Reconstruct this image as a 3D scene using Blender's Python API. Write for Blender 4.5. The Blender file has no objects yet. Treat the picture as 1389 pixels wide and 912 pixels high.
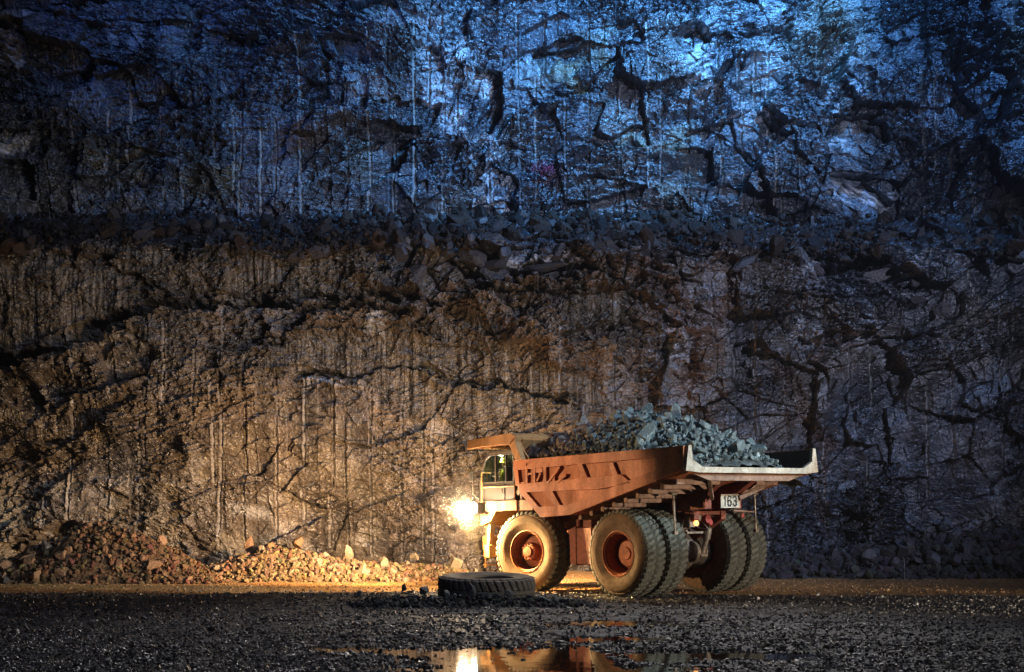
import bpy, bmesh, math, random
import numpy as np
from mathutils import Vector, Matrix, Euler, noise as mnoise
R = math.radians
S = bpy.context.scene
C = S.collection

# ------------------------------------------------------------------ camera, sky, lights, exposure
W0, H0, F0, YH, CH = 1389.0, 912.0, 1838.0, 716.0, 2.09
cd = bpy.data.cameras.new('camera'); cam = bpy.data.objects.new('camera', cd); C.objects.link(cam)
cam.location = (0, 0, CH); cam.rotation_euler = (R(90), 0, 0)
cd.sensor_fit = 'HORIZONTAL'; cd.sensor_width = 36.0; cd.lens = 36.0 * F0 / W0
cd.shift_y = (YH - H0 / 2) / W0; cd.clip_start = 0.1; cd.clip_end = 600
S.camera = cam
S.render.resolution_x, S.render.resolution_y = 1024, 672

wd = bpy.data.worlds.new('World'); S.world = wd; wd.use_nodes = True
nt = wd.node_tree; nt.nodes.clear()
wo = nt.nodes.new('ShaderNodeOutputWorld'); bg = nt.nodes.new('ShaderNodeBackground')
sky = nt.nodes.new('ShaderNodeTexSky'); sky.sky_type = 'NISHITA'; sky.sun_disc = False
sky.sun_elevation = R(-4); sky.sun_rotation = R(40); sky.air_density = 1.5
mixn = nt.nodes.new('ShaderNodeMix'); mixn.data_type = 'RGBA'; mixn.blend_type = 'MULTIPLY'
mixn.inputs['Factor'].default_value = 1.0; mixn.inputs[7].default_value = (0.45, 0.75, 1.5, 1)
nt.links.new(sky.outputs[0], mixn.inputs[6]); nt.links.new(mixn.outputs[2], bg.inputs[0])
bg.inputs[1].default_value = 0.2; nt.links.new(bg.outputs[0], wo.inputs[0])

def lamp(name, kind, loc, target, energy, color, size=0.3, cone=60, blend=0.6, angle=0.01):
    ld = bpy.data.lights.new(name, kind); ld.energy = energy; ld.color = color
    if kind == 'SPOT': ld.spot_size = R(cone); ld.spot_blend = blend; ld.shadow_soft_size = size
    if kind == 'POINT': ld.shadow_soft_size = size
    if kind == 'SUN': ld.angle = angle
    o = bpy.data.objects.new(name, ld); C.objects.link(o); o.location = loc
    d = Vector(target) - Vector(loc); o.rotation_euler = d.to_track_quat('-Z', 'Y').to_euler()
    return o
# moonlight
lamp('moon_light', 'SUN', (46, 6, 50), (0, 60, 4), 0.34, (0.58, 0.64, 0.9), angle=R(1))
# quarry floodlights outside the frame, plus two added fill spots
lamp('flood_light_blue', 'SPOT', (16, 47, 37), (7.5, 64, 29.5), 128000, (0.10, 0.42, 1.0), 0.3, 80, 1.0)
lamp('flood_light_cool', 'SPOT', (30, 18, 24), (6, 59, 12), 62000, (0.60, 0.68, 1.0), 0.2, 50, 1.0)
lamp('flood_light_blue_right', 'SPOT', (30, 50, 37), (19, 64, 25), 30000, (0.10, 0.36, 1.0), 0.3, 90, 1.0)
lamp('ground_glint_fill', 'SPOT', (9, 57, 36), (0, 26, 0), 30000, (1.0, 0.95, 0.92), 0.3, 32, 0.8)  # added backlight that puts glints on the foreground gravel
lamp('flood_light_blue_far', 'SPOT', (-20, 50, 37), (-13, 64, 29), 9000, (0.10, 0.26, 1.0), 0.5, 80, 1.0)
lamp('flood_light_right', 'SPOT', (30, 25, 15), (3.6, 42, 5.2), 46000, (0.60, 0.86, 1.0), 0.15, 16, 0.4)
lamp('flood_light_low', 'SPOT', (32, 21, 2.8), (6.0, 43.5, 1.6), 34000, (1.0, 0.84, 0.62), 0.25, 40, 0.8)
lamp('flood_light_left', 'SPOT', (-29, 40, 5.0), (3.2, 42.8, 3.2), 34000, (1.0, 0.64, 0.33), 0.2, 14, 0.5)
lamp('wall_warm_fill', 'SPOT', (-3, 45, 1.2), (-9, 58, 5.5), 900, (1.0, 0.70, 0.44), 0.3, 84, 1.0)  # added spot inside the view, without a fixture, warming the lower wall
S.view_settings.view_transform = 'Standard'; S.view_settings.look = 'None'
S.view_settings.exposure = 0.0; S.view_settings.gamma = 1.0
S.cycles.max_bounces = 6; S.cycles.diffuse_bounces = 2; S.cycles.glossy_bounces = 3
S.cycles.transparent_max_bounces = 8; S.cycles.volume_bounces = 0
S.cycles.sample_clamp_indirect = 3.0; S.cycles.caustics_reflective = False; S.cycles.caustics_refractive = False
S.cycles.use_denoising = True

# ------------------------------------------------------------------ numpy noise
def hsh(ix, iy, seed):
    h = (ix.astype(np.int64) * 374761393 + iy.astype(np.int64) * 668265263 + seed * 982451653) & 0x7fffffff
    h = ((h ^ (h >> 13)) * 1274126177) & 0x7fffffff
    h = ((h ^ (h >> 16)) * 2246822519) & 0x7fffffff
    h = h ^ (h >> 15)
    return (h & 0xffffff) / float(0xffffff)
def vnoise(x, y, seed=0):
    ix = np.floor(x); iy = np.floor(y); fx = x - ix; fy = y - iy
    ux = fx * fx * fx * (fx * (fx * 6 - 15) + 10); uy = fy * fy * fy * (fy * (fy * 6 - 15) + 10)
    a = hsh(ix, iy, seed); b = hsh(ix + 1, iy, seed); c = hsh(ix, iy + 1, seed); d = hsh(ix + 1, iy + 1, seed)
    return (a * (1 - ux) + b * ux) * (1 - uy) + (c * (1 - ux) + d * ux) * uy - 0.5
def fbm(x, y, seed=0, octv=4, gain=0.5):
    s = 0; a = 1; t = 0
    for k in range(octv):
        s = s + a * vnoise(x * 2 ** k, y * 2 ** k, seed + 17 * k); t += a; a *= gain
    return s / t * 2
def vor(x, y, seed=0):
    """returns F1, F2, two random numbers of the cell, offset to the cell centre"""
    ix = np.floor(x); iy = np.floor(y)
    f1 = np.full(x.shape, 9.0); f2 = np.full(x.shape, 9.0)
    r1 = np.zeros(x.shape); r2 = np.zeros(x.shape); r3 = np.zeros(x.shape); ox = np.zeros(x.shape); oy = np.zeros(x.shape)
    for dx in (-1, 0, 1):
        for dy in (-1, 0, 1):
            cx = ix + dx; cy = iy + dy
            px = cx + 0.5 + 0.9 * (hsh(cx, cy, seed) - 0.5); py = cy + 0.5 + 0.9 * (hsh(cx, cy, seed + 1) - 0.5)
            d = np.hypot(px - x, py - y); m = d < f1
            f2 = np.where(m, f1, np.minimum(f2, d)); f1 = np.where(m, d, f1)
            r1 = np.where(m, hsh(cx, cy, seed + 2), r1); r2 = np.where(m, hsh(cx, cy, seed + 3), r2); r3 = np.where(m, hsh(cx, cy, seed + 4), r3)
            ox = np.where(m, x - px, ox); oy = np.where(m, y - py, oy)
    return f1, f2, r1, r2, r3, ox, oy
def sst(a, b, x):
    t = np.clip((x - a) / (b - a), 0, 1); return t * t * (3 - 2 * t)

# ------------------------------------------------------------------ mesh and node helpers
def np_mesh(name, V, T, mat, cols=None, smooth=False, uv=None):
    me = bpy.data.meshes.new(name); n = len(V); k = T.shape[1]
    me.vertices.add(n); me.vertices.foreach_set('co', np.ascontiguousarray(V, np.float32).ravel())
    me.loops.add(T.size); me.loops.foreach_set('vertex_index', np.ascontiguousarray(T, np.int32).ravel())
    me.polygons.add(len(T)); me.polygons.foreach_set('loop_start', np.arange(0, T.size, k, dtype=np.int32))
    me.polygons.foreach_set('loop_total', np.full(len(T), k, np.int32))
    me.polygons.foreach_set('use_smooth', np.full(len(T), smooth, bool))
    me.update(calc_edges=True)
    if cols is not None:
        a = me.color_attributes.new('Col', 'FLOAT_COLOR', 'POINT')
        c4 = np.ones((n, 4), np.float32); c4[:, :3] = cols; a.data.foreach_set('color', c4.ravel())
    me.materials.append(mat)
    o = bpy.data.objects.new(name, me); C.objects.link(o); return o
def grid_quads(nr, nc):
    i = np.arange(nr * nc).reshape(nr, nc)
    return np.stack([i[:-1, :-1], i[:-1, 1:], i[1:, 1:], i[1:, :-1]], -1).reshape(-1, 4)

def new_mat(name):
    m = bpy.data.materials.new(name); m.use_nodes = True
    t = m.node_tree; b = t.nodes['Principled BSDF']; return m, t, b
def N(t, typ, **kw):
    n = t.nodes.new('ShaderNode' + typ)
    for k, v in kw.items():
        if k.startswith('_'): setattr(n, k[1:], v)
        else: n.inputs[k.replace('__', ' ')].default_value = v
    return n
def ramp(t, pos):
    r = t.nodes.new('ShaderNodeValToRGB'); e = r.color_ramp.elements
    while len(e) < len(pos): e.new(0.5)
    for k, (p, c) in enumerate(pos): e[k].position = p; e[k].color = c if len(c) == 4 else (*c, 1)
    return r
def rock_mat(name, tint=(1, 1, 1), rough=(0.35, 0.75), bump=0.05, scale=3.0, attr=True, base=(0.12, 0.11, 0.1), spec=0.5, var=0.55):
    m, t, b = new_mat(name); L = t.links
    tc = N(t, 'TexCoord')
    n1 = N(t, 'TexNoise', Scale=scale, Detail=9.0, Roughness=0.68); L.new(tc.outputs['Object'], n1.inputs['Vector'])
    n2 = N(t, 'TexNoise', Scale=scale * 5.3, Detail=6.0, Roughness=0.7); L.new(tc.outputs['Object'], n2.inputs['Vector'])
    v = N(t, 'TexVoronoi', Scale=scale * 2.2, _feature='F1'); L.new(tc.outputs['Object'], v.inputs['Vector'])
    r1 = ramp(t, [(0.25, (1 - var,) * 3), (0.5, (0.95,) * 3), (0.78, (1 + var,) * 3)]); L.new(n2.outputs['Fac'], r1.inputs[0])
    mx = N(t, 'Mix', _data_type='RGBA', _blend_type='MULTIPLY'); mx.inputs['Factor'].default_value = 1
    if attr:
        a = N(t, 'VertexColor', _layer_name='Col'); L.new(a.outputs['Color'], mx.inputs[6])
    else: mx.inputs[6].default_value = (*base, 1)
    L.new(r1.outputs[0], mx.inputs[7])
    mx2 = N(t, 'Mix', _data_type='RGBA', _blend_type='MULTIPLY'); mx2.inputs['Factor'].default_value = 1
    L.new(mx.outputs[2], mx2.inputs[6]); mx2.inputs[7].default_value = (*tint, 1)
    L.new(mx2.outputs[2], b.inputs['Base Color'])
    mr = N(t, 'MapRange'); mr.inputs['From Min'].default_value = 0.3; mr.inputs['From Max'].default_value = 0.7
    mr.inputs['To Min'].default_value = rough[0]; mr.inputs['To Max'].default_value = rough[1]
    L.new(n1.outputs['Fac'], mr.inputs['Value']); L.new(mr.outputs[0], b.inputs['Roughness'])
    b.inputs['Specular IOR Level'].default_value = spec
    ad = N(t, 'Math', _operation='ADD'); L.new(n1.outputs['Fac'], ad.inputs[0]); 
    ml = N(t, 'Math', _operation='MULTIPLY'); ml.inputs[1].default_value = 0.5; L.new(v.outputs['Distance'], ml.inputs[0]); L.new(ml.outputs[0], ad.inputs[1])
    bp = N(t, 'Bump', Strength=1.0, Distance=bump); L.new(ad.outputs[0], bp.inputs['Height']); L.new(bp.outputs[0], b.inputs['Normal'])
    return m
def paint_mat(name, col, dirt=(0.09, 0.05, 0.03), rough=0.5, metal=0.0, amount=0.5, scale=1.6, bump=0.004, streak=True, spec=0.5):
    """painted or bare metal with dust, streaks and scuffs"""
    m, t, b = new_mat(name); L = t.links
    tc = N(t, 'TexCoord'); mp = N(t, 'Mapping'); L.new(tc.outputs['Object'], mp.inputs['Vector'])
    mp.inputs['Scale'].default_value = (1, 1, 0.25) if streak else (1, 1, 1)
    n1 = N(t, 'TexNoise', Scale=scale * 2.4, Detail=9.0, Roughness=0.7); L.new(mp.outputs[0], n1.inputs['Vector'])
    n2 = N(t, 'TexNoise', Scale=scale * 14, Detail=5.0, Roughness=0.65); L.new(tc.outputs['Object'], n2.inputs['Vector'])
    n3 = N(t, 'TexNoise', Scale=scale * .7, Detail=4.0); L.new(tc.outputs['Object'], n3.inputs['Vector'])
    r = ramp(t, [(0.5 - 0.28 * amount - .1, (0, 0, 0)), (0.5 + 0.35 * (1.1 - amount), (1, 1, 1))]); L.new(n1.outputs['Fac'], r.inputs[0])
    mx = N(t, 'Mix', _data_type='RGBA'); mx.inputs[6].default_value = (*dirt, 1); mx.inputs[7].default_value = (*col, 1)
    L.new(r.outputs[0], mx.inputs['Factor'])
    r2 = ramp(t, [(0.3, (0.6,) * 3), (0.5, (1.0,) * 3), (0.72, (1.3,) * 3)]); L.new(n2.outputs['Fac'], r2.inputs[0])
    m2 = N(t, 'Mix', _data_type='RGBA', _blend_type='MULTIPLY'); m2.inputs['Factor'].default_value = 0.8
    L.new(mx.outputs[2], m2.inputs[6]); L.new(r2.outputs[0], m2.inputs[7])
    r3 = ramp(t, [(0.32, (0.72,) * 3), (0.62, (1.15,) * 3)]); L.new(n3.outputs['Fac'], r3.inputs[0])
    m3 = N(t, 'Mix', _data_type='RGBA', _blend_type='MULTIPLY'); m3.inputs['Factor'].default_value = 1
    L.new(m2.outputs[2], m3.inputs[6]); L.new(r3.outputs[0], m3.inputs[7]); L.new(m3.outputs[2], b.inputs['Base Color'])
    mr = N(t, 'MapRange'); mr.inputs['To Min'].default_value = min(1, rough + .3); mr.inputs['To Max'].default_value = rough
    L.new(r.outputs[0], mr.inputs['Value']); L.new(mr.outputs[0], b.inputs['Roughness'])
    b.inputs['Metallic'].default_value = metal; b.inputs['Specular IOR Level'].default_value = spec
    bp = N(t, 'Bump', Strength=0.7, Distance=bump); L.new(n2.outputs['Fac'], bp.inputs['Height']); L.new(bp.outputs[0], b.inputs['Normal'])
    return m
def emit_mat(name, col, s):
    m, t, b = new_mat(name); b.inputs['Base Color'].default_value = (*col, 1)
    b.inputs['Emission Color'].default_value = (*col, 1); b.inputs['Emission Strength'].default_value = s; return m

def tag(o, label, cat, group=None):
    o['label'] = label; o['category'] = cat
    if group: o['group'] = group
    return o

# ------------------------------------------------------------------ rock templates
rng = np.random.default_rng(11)
def rock_template(sub, seed, cuts=14, flat=0.62, rough=0.0, lo=0.55):
    bm = bmesh.new(); bmesh.ops.create_icosphere(bm, subdivisions=sub, radius=1.0)
    V = np.array([v.co[:] for v in bm.verts]); T = np.array([[v.index for v in f.verts] for f in bm.faces]); bm.free()
    r = np.random.default_rng(seed)
    for k in range(cuts):
        n = r.normal(size=3); n /= np.linalg.norm(n); d = r.uniform(lo, 0.80)
        s = V @ n; V = V - np.maximum(s - d, 0)[:, None] * n
    if rough:
        V = V * (1 + rough * r.normal(size=(len(V), 1)))
    V = V * np.array([1.0, r.uniform(0.65, 0.95), r.uniform(flat - .12, flat + .15)])
    return V, T
TS = [rock_template(1, 100 + k, 9, .5, lo=.25) for k in range(14)]      # small stones
TM = [rock_template(2, 200 + k, 12, .74, lo=.42) for k in range(14)]     # medium
def rotmats(n, r):
    q = r.normal(size=(n, 4)); q /= np.linalg.norm(q, axis=1)[:, None]; w, x, y, z = q.T
    return np.stack([np.stack([1-2*(y*y+z*z), 2*(x*y-z*w), 2*(x*z+y*w)], -1), np.stack([2*(x*y+z*w), 1-2*(x*x+z*z), 2*(y*z-x*w)], -1),
                     np.stack([2*(x*z-y*w), 2*(y*z+x*w), 1-2*(x*x+y*y)], -1)], 1)
def scatter(name, P, size, temps, mat, cols, seed=1, squash=1.0):
    """many stones merged in one mesh: P (n,3), size (n,), cols (n,3)"""
    r = np.random.default_rng(seed); n = len(P); pick = r.integers(0, len(temps), n); RM = rotmats(n, r)
    Vs, Ts, Cs = [], [], []; off = 0
    for k, (V, T) in enumerate(temps):
        m = np.where(pick == k)[0]
        if not len(m): continue
        X = np.einsum('nij,vj->nvi', RM[m], V) * size[m][:, None, None]
        X[:, :, 2] *= squash
        X = X + P[m][:, None, :]
        Vs.append(X.reshape(-1, 3)); Ts.append((T[None] + (off + np.arange(len(m)) * len(V))[:, None, None]).reshape(-1, 3))
        Cs.append(np.repeat(cols[m], len(V), 0)); off += len(m) * len(V)
    return np_mesh(name, np.concatenate(Vs), np.concatenate(Ts), mat, np.concatenate(Cs))
ROCKN = [0]
TMESH = {}
def boulder(loc, size, rot, mat, label, cat, group, key, scl=(1, 1, 1), name='boulder', col=None):
    """one loose rock, a thing of its own (copies share mesh data)"""
    kk = (key % 12, mat.name)
    if kk not in TMESH:
        V, T = rock_template(4, 300 + kk[0], 16, .80, 0.008, .42)
        o = np_mesh(name, V, T, mat, np.tile(np.array([[1, 1, 1]]), (len(V), 1))); TMESH[kk] = o.data
    else:
        o = bpy.data.objects.new(name, TMESH[kk]); C.objects.link(o)
    o.location = loc; o.rotation_euler = rot; o.scale = (size * scl[0], size * scl[1], size * scl[2])
    return tag(o, label, cat, group)

# ------------------------------------------------------------------ quarry rock face (terrain)
M_wall = rock_mat('wall_rock', rough=(0.22, 0.52), bump=0.065, scale=2.6, spec=0.8, var=.5)
def shift(px):
    px = np.asarray(px, float); return 15 * fbm(px / 170., px * 0 + 3.3, 777, 4, .55) + 4 * fbm(px / 22., px * 0 + 1.3, 778, 2)
def depth0(py, px):
    q = py + shift(px)
    return 58.0 + 5.0 * sst(338, 292, q) + 1.2 * sst(292, -60, py)
def wall_point(px, py):
    y = depth0(np.asarray(py, float), px); return (px - 694.5) / F0 * y, y, CH + (YH - py) / F0 * y

px = np.arange(-230, 1640, 1.22); py = np.arange(800, -110, -1.22)
PX, PY = np.meshgrid(px, py)
Y0 = depth0(PY, PX); PYS = PY + shift(PX); WX = (PX - 694.5) / F0 * Y0; WZ = CH + (YH - PY) / F0 * Y0
# warped pixel coordinates for hand placed features
QX = PX + 11 * fbm(WX * .55, WZ * .55, 901, 6, .62); QY = PY + 12 * fbm(WX * .6, WZ * .8, 902, 6, .66)
_f1, _f2, _r1, _r2, _r3, _ox, _oy = vor(WX / .62 + .2 * WZ, WZ / .42, 906)
QX = QX + 12 * (_r1 - .5); QY = QY + 11 * (_r2 - .5)
_f1, _f2, _r1, _r2, _r3, _ox, _oy = vor(WX / .25, WZ / .2, 907)
QX = QX + 5 * (_r1 - .5); QY = QY + 5 * (_r2 - .5)
amod = np.clip(.65 + 1.5 * fbm(WX / 1.4, WZ / 1.0, 905, 4, .6), .0, 1.5)
FX = PX + .7 * fbm(WX * 1.5, WZ * 1.1, 903, 3)

BX = PX + 34 * fbm(WX * .9, WZ * .9, 921, 6, .62); BY = PY + 30 * fbm(WX * .9, WZ * .9, 922, 6, .62)
def box_mask(x0, y0, x1, y1, f=10):
    return sst(x0 - f, x0 + f, BX) * sst(x1 + f, x1 - f, BX) * sst(y0 - f, y0 + f, BY) * sst(y1 + f, y1 - f, BY)
def line_y(pts, X):
    xs = [p[0] for p in pts]; ys = [p[1] for p in pts]; return np.interp(X, xs, ys)
def ledge(pts, amp, fall, f=14):
    """rock above the line overhangs the rock below it"""
    ly = line_y(pts, QX) ; e = QY - ly
    m = sst(pts[0][0] - f, pts[0][0] + f, QX) * sst(pts[-1][0] + f, pts[-1][0] - f, QX)
    return -amp * amod * m * sst(-1.5, 2.0, e) * np.exp(-np.maximum(e, 0) / fall)
def step(pts, amp, rise, f=14):
    """top of a block: rock below the line stands proud, fading downwards"""
    ly = line_y(pts, QX); e = QY - ly
    m = sst(pts[0][0] - f, pts[0][0] + f, QX) * sst(pts[-1][0] + f, pts[-1][0] - f, QX)
    return amp * m * sst(-1, 2, e) * np.exp(-np.maximum(e, 0) / rise)
def seg_dist(pts, X, Y):
    d = np.full(X.shape, 1e3)
    for (x0, y0), (x1, y1) in zip(pts[:-1], pts[1:]):
        vx, vy = x1 - x0, y1 - y0; t = np.clip(((X - x0) * vx + (Y - y0) * vy) / (vx * vx + vy * vy), 0, 1)
        d = np.minimum(d, np.hypot(X - x0 - t * vx, Y - y0 - t * vy))
    return d

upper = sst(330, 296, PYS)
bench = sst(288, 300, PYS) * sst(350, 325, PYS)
smooth = np.zeros(PX.shape)
for b_ in [(322, 150, 405, 300), (705, 78, 790, 118), (830, 182, 950, 203), (795, 10, 850, 90), (155, 10, 260, 60), (470, 108, 565, 136), (80, 590, 200, 660)]:
    smooth = np.maximum(smooth, box_mask(*b_))
flute = np.zeros(PX.shape)
for b_ in [(355, 455, 500, 515), (500, 440, 700, 530), (0, 360, 190, 470), (190, 340, 480, 405), (0, 555, 150, 615), (400, 385, 570, 405), (540, 505, 800, 560), (760, 390, 850, 440)]:
    flute = np.maximum(flute, box_mask(*b_, 7))
slab = np.zeros(PX.shape)
for b_ in [(950, 350, 1110, 400), (955, 400, 1000, 440), (870, 400, 930, 460), (885, 470, 935, 560), (1215, 560, 1380, 720), (1000, 20, 1100, 45), (940, 0, 1060, 45), (1250, 120, 1300, 200)]:
    slab = np.maximum(slab, box_mask(*b_, 6))
drip = box_mask(200, 425, 300, 740, 16) * .62 + box_mask(300, 420, 400, 720, 14) * .4
calm = np.clip(np.maximum.reduce([smooth * .65, flute * .8, slab * .6, drip * .7]) * (.75 + .5 * fbm(WX / .8, WZ / .8, 908, 3)), 0, 1)
rough = 1 - calm

lump = .42 + .58 * np.clip(sst(470, 600, PX) * sst(980, 880, PX) * sst(290, 320, PY) * sst(560, 470, PY) + sst(860, 1000, PX) * .75 + .4 * sst(330, 280, PY), 0, 1)
d = 0.6 * fbm(WX / 7, WZ / 6, 5, 3) + 0.22 * lump * fbm(WX / 2.6, WZ / 2.2, 6, 3)
# folded strata and blocky fracture: flat facets with sharp steps between them
wx = WX + .16 * fbm(WX / 1.3, WZ / 1.3, 21, 4, .6); wz = WZ + .13 * fbm(WX / 1.1, WZ / 1.1, 22, 4, .6)
A1 = R(10) + .8 * fbm(WX / 8, WZ / 8, 23, 2)
A1 = np.round(A1 / .35) * .35 + .12 * (A1 - np.round(A1 / .35) * .35)
ux = wx * np.cos(A1) + wz * np.sin(A1); uz = -wx * np.sin(A1) + wz * np.cos(A1)
# great joint-bounded slabs: each has its own tilt, set-back and surface grain
jx = WX + .10 * (_r1 - .5) + .09 * fbm(WX / 1.1, WZ / 1.1, 25, 4, .6); jz = WZ + .10 * (_r2 - .5) + .09 * fbm(WX / 1.1, WZ / 1.1, 26, 4, .6)
kx = jx * .93 + jz * .36; kz = -jx * .30 + jz * .95
f1, f2, r1, r2, r3, ox, oy = vor(kx / 3.3, kz / 2.5, 33)
big = .25 + .75 * lump
jm = np.clip(.2 + 1.3 * fbm(WX / 2.2, WZ / 2.2, 27, 3), 0, 1)   # joints open only here and there
d += big * rough * (1.25 * (r1 - .5) + 1.35 * ox * (r2 - .5) + 1.5 * oy * (r3 - .42)) - big * rough * .30 * jm * sst(.03, 0, f2 - f1)
grain = .30 + 1.05 * sst(.15, .85, hsh(np.floor(r1 * 9999), np.floor(r2 * 9999), 5)); cellG = r3
f1, f2, r1, r2, r3, ox, oy = vor(ux / 2.3, uz / 1.5, 31)
d += rough * lump * (.70 * (r1 - .5) + .95 * ox * (r2 - .5) + 1.05 * oy * (r3 - .4)) - rough * .14 * lump * jm * sst(.04, 0, f2 - f1)
grain = grain * (.55 + .8 * r1); cellA = r2
f1, f2, r1, r2, r3, ox, oy = vor(ux / .85 + 7, uz / .50, 41)
d += rough * (.3 + .7 * lump) * (.22 * (r1 - .5) + .42 * ox * (r2 - .5) + .48 * oy * (r3 - .3)) - rough * .06 * lump * jm * sst(.08, 0, f2 - f1)
cellB = r1
gr = np.clip((.55 + .9 * sst(-.3, .5, fbm(WX / 4, WZ / 4, 24, 2))) * grain, .12, 1.6)
f1, f2, r1, r2, r3, ox, oy = vor(ux / .36 + 3, uz / .19, 51)
d += rough * gr * (.15 * (r1 - .5) + .30 * ox * (r2 - .5) + .32 * oy * (r3 - .25)) - rough * .05 * lump * jm * sst(.14, 0, f2 - f1)
cellC = r1
f1, f2, r1, r2, r3, ox, oy = vor(wx / .17 + 3, wz / .11, 52)
d += (.25 + .75 * rough) * gr * (.05 * (r1 - .5) + .11 * ox * (r2 - .5) + .10 * oy * (r3 - .3))
cellE = r2
rd = 1 - 2 * np.abs(fbm(ux / .7, uz / .4, 61, 6, .68)); d += .13 * rough * gr * rd
# vertical fluting on the stained panels
fl = fbm(WX / .22, WZ / 3.5, 71, 3, .6); d += flute * .10 * fl + drip * .05 * fl + smooth * .03 * fl
d += calm * .05 * fbm(WX / .5, WZ / .35, 72, 4, .65)
# ledges, overhangs
LED = [([(-230, 520), (0, 500), (60, 490), (130, 462), (200, 430), (260, 420), (330, 418), (380, 414)], .95, 22),
       ([(380, 414), (430, 408), (500, 405), (560, 412), (590, 420)], .55, 14),
       ([(352, 470), (385, 462), (405, 440), (430, 430), (500, 425), (560, 440), (600, 455)], .45, 9),
       ([(0, 618), (50, 625), (100, 600), (150, 560), (170, 555)], .42, 10),
       ([(400, 512), (440, 505), (480, 515), (560, 500), (620, 522), (690, 528), (780, 548)], .38, 9),
       ([(640, 384), (700, 380), (770, 382), (790, 372)], .7, 13), ([(620, 402), (700, 400), (780, 402)], .55, 8),
       ([(940, 352), (1010, 350), (1100, 346), (1190, 350)], .5, 7), ([(1105, 352), (1190, 350)], 1.6, 26),
       ([(1000, 440), (1050, 420), (1085, 400), (1110, 385)], .5, 16), ([(1060, 470), (1110, 450), (1160, 430)], .6, 18),
       ([(690, 120), (740, 122), (800, 115), (830, 80), (870, 50), (930, 45)], .55, 9), ([(460, 138), (540, 140), (590, 135)], .35, 7),
       ([(780, 245), (840, 238), (890, 215)], .5, 9), ([(925, 45), (1000, 42), (1060, 35), (1080, 5)], .5, 9),
       ([(1090, 275), (1150, 250), (1200, 225), (1230, 205)], .45, 9), ([(1190, 315), (1260, 335), (1340, 330), (1640, 335)], .8, 12),
       ([(600, 300), (680, 296), (760, 300), (900, 296)], .25, 8), ([(230, 300), (330, 312), (420, 300), (500, 292)], .5, 10),
       ([(0, 330), (70, 340), (150, 350), (240, 400)], .5, 14), ([(0, 195), (30, 212), (60, 200)], .35, 8),
       ([(1330, 85), (1389, 50), (1500, 20)], .5, 9), ([(0, 735), (60, 715), (110, 705)], 1.2, 30),
       ([(1180, 735), (1250, 745), (1389, 725), (1640, 720)], .9, 25), ([(830, 480), (860, 500), (900, 470), (940, 455)], .5, 14)]
for k, (pts, a, f) in enumerate(LED):
    if k in (0, 1, 2, 3, 4, 5, 6):   # rock below the line stands proud of a black undercut gap
        e = QY - line_y(pts, QX); m = sst(pts[0][0] - 14, pts[0][0] + 14, QX) * sst(pts[-1][0] + 14, pts[-1][0] - 14, QX)
        w_ = .50 * f * (.5 + .7 * amod); am = np.clip(.55 + .6 * amod, .5, 1.3)
        d += a * am * m * (-.95 * sst(-2.6 * w_, -w_, e) * sst(1.5, -1.5, e) + .75 * sst(-1, 1.5, e) * np.exp(-np.maximum(e, 0) / (f * 4)))
    else: d += ledge(pts, a, f)
STP = [([(500, 442), (530, 440)], .5, 8), ([(415, 512), (455, 512)], .3, 20), ([(590, 522), (625, 524)], .35, 4), ([(950, 400), (985, 395), (1000, 360)], .4, 30),
       ([(870, 440), (900, 432), (940, 430)], .35, 16), ([(640, 350), (700, 352), (790, 340)], .45, 20), ([(560, 305), (580, 300), (600, 330)], .5, 20)]
for pts, a, f in STP: d += step(pts, a, f)
# cracks and faults
CRK = [([(560, 300), (610, 335), (650, 370), (700, 425), (712, 470)], 4.5, .5), ([(650, 370), (690, 335), (730, 305)], 4, .4),
       ([(800, 340), (850, 400), (880, 430)], 4, .4), ([(880, 350), (910, 400), (945, 460), (930, 520)], 9, .75), ([(1000, 355), (985, 400), (960, 450)], 6, .7),
       ([(1070, 40), (1076, 130), (1082, 200), (1086, 275)], 2.6, .55), ([(905, 90), (898, 120), (890, 160)], 4, .45), ([(968, 60), (972, 150), (962, 190)], 3.5, .5),
       ([(1300, 60), (1295, 150), (1270, 190), (1245, 230)], 5, .6), ([(1250, 115), (1243, 180)], 3.5, .4), ([(1265, 0), (1290, 60)], 6, .5),
       ([(260, 0), (262, 40), (250, 80)], 7, .7), ([(620, 0), (640, 60), (655, 95), (700, 130)], 4, .4), ([(570, 40), (610, 60), (650, 30)], 3.5, .35),
       ([(1130, 590), (1120, 640), (1112, 700)], 4, .35), ([(1060, 500), (1085, 520), (1110, 600)], 5, .4), ([(240, 300), (246, 360), (252, 400)], 8, .55),
       ([(1320, 330), (1350, 420), (1389, 470)], 7, .5), ([(715, 180), (740, 250), (720, 290)], 3, .3), ([(100, 90), (140, 190), (135, 300)], 2.5, .3)]
for pts, w, a in CRK: d -= .5 * a * amod * np.exp(-(seg_dist(pts, QX, QY) / (w * (.35 + .6 * amod))) ** 2)
# bench scree lumps
f1, f2, r1, r2, r3, ox, oy = vor(WX / .8, WZ / .33, 81); d += bench * (.5 * r1 * np.maximum(0, .8 - f1) + .2 * fbm(WX, WZ * 2, 82, 3))
# chaotic blocks just under the bench
chaos = sst(300, 330, PY) * sst(470, 400, PY) * (sst(540, 600, PX) * sst(900, 820, PX) * .9 + .35)
f1, f2, r1, r2, r3, ox, oy = vor(wx / 1.5 + 2, wz / 1.1, 91); d += chaos * rough * (.5 * (r1 - .5) + .7 * ox * (r2 - .5) + .6 * oy * (r3 - .3) - .3 * np.exp(-(f2 - f1) / .06))
cellD = r2
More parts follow.
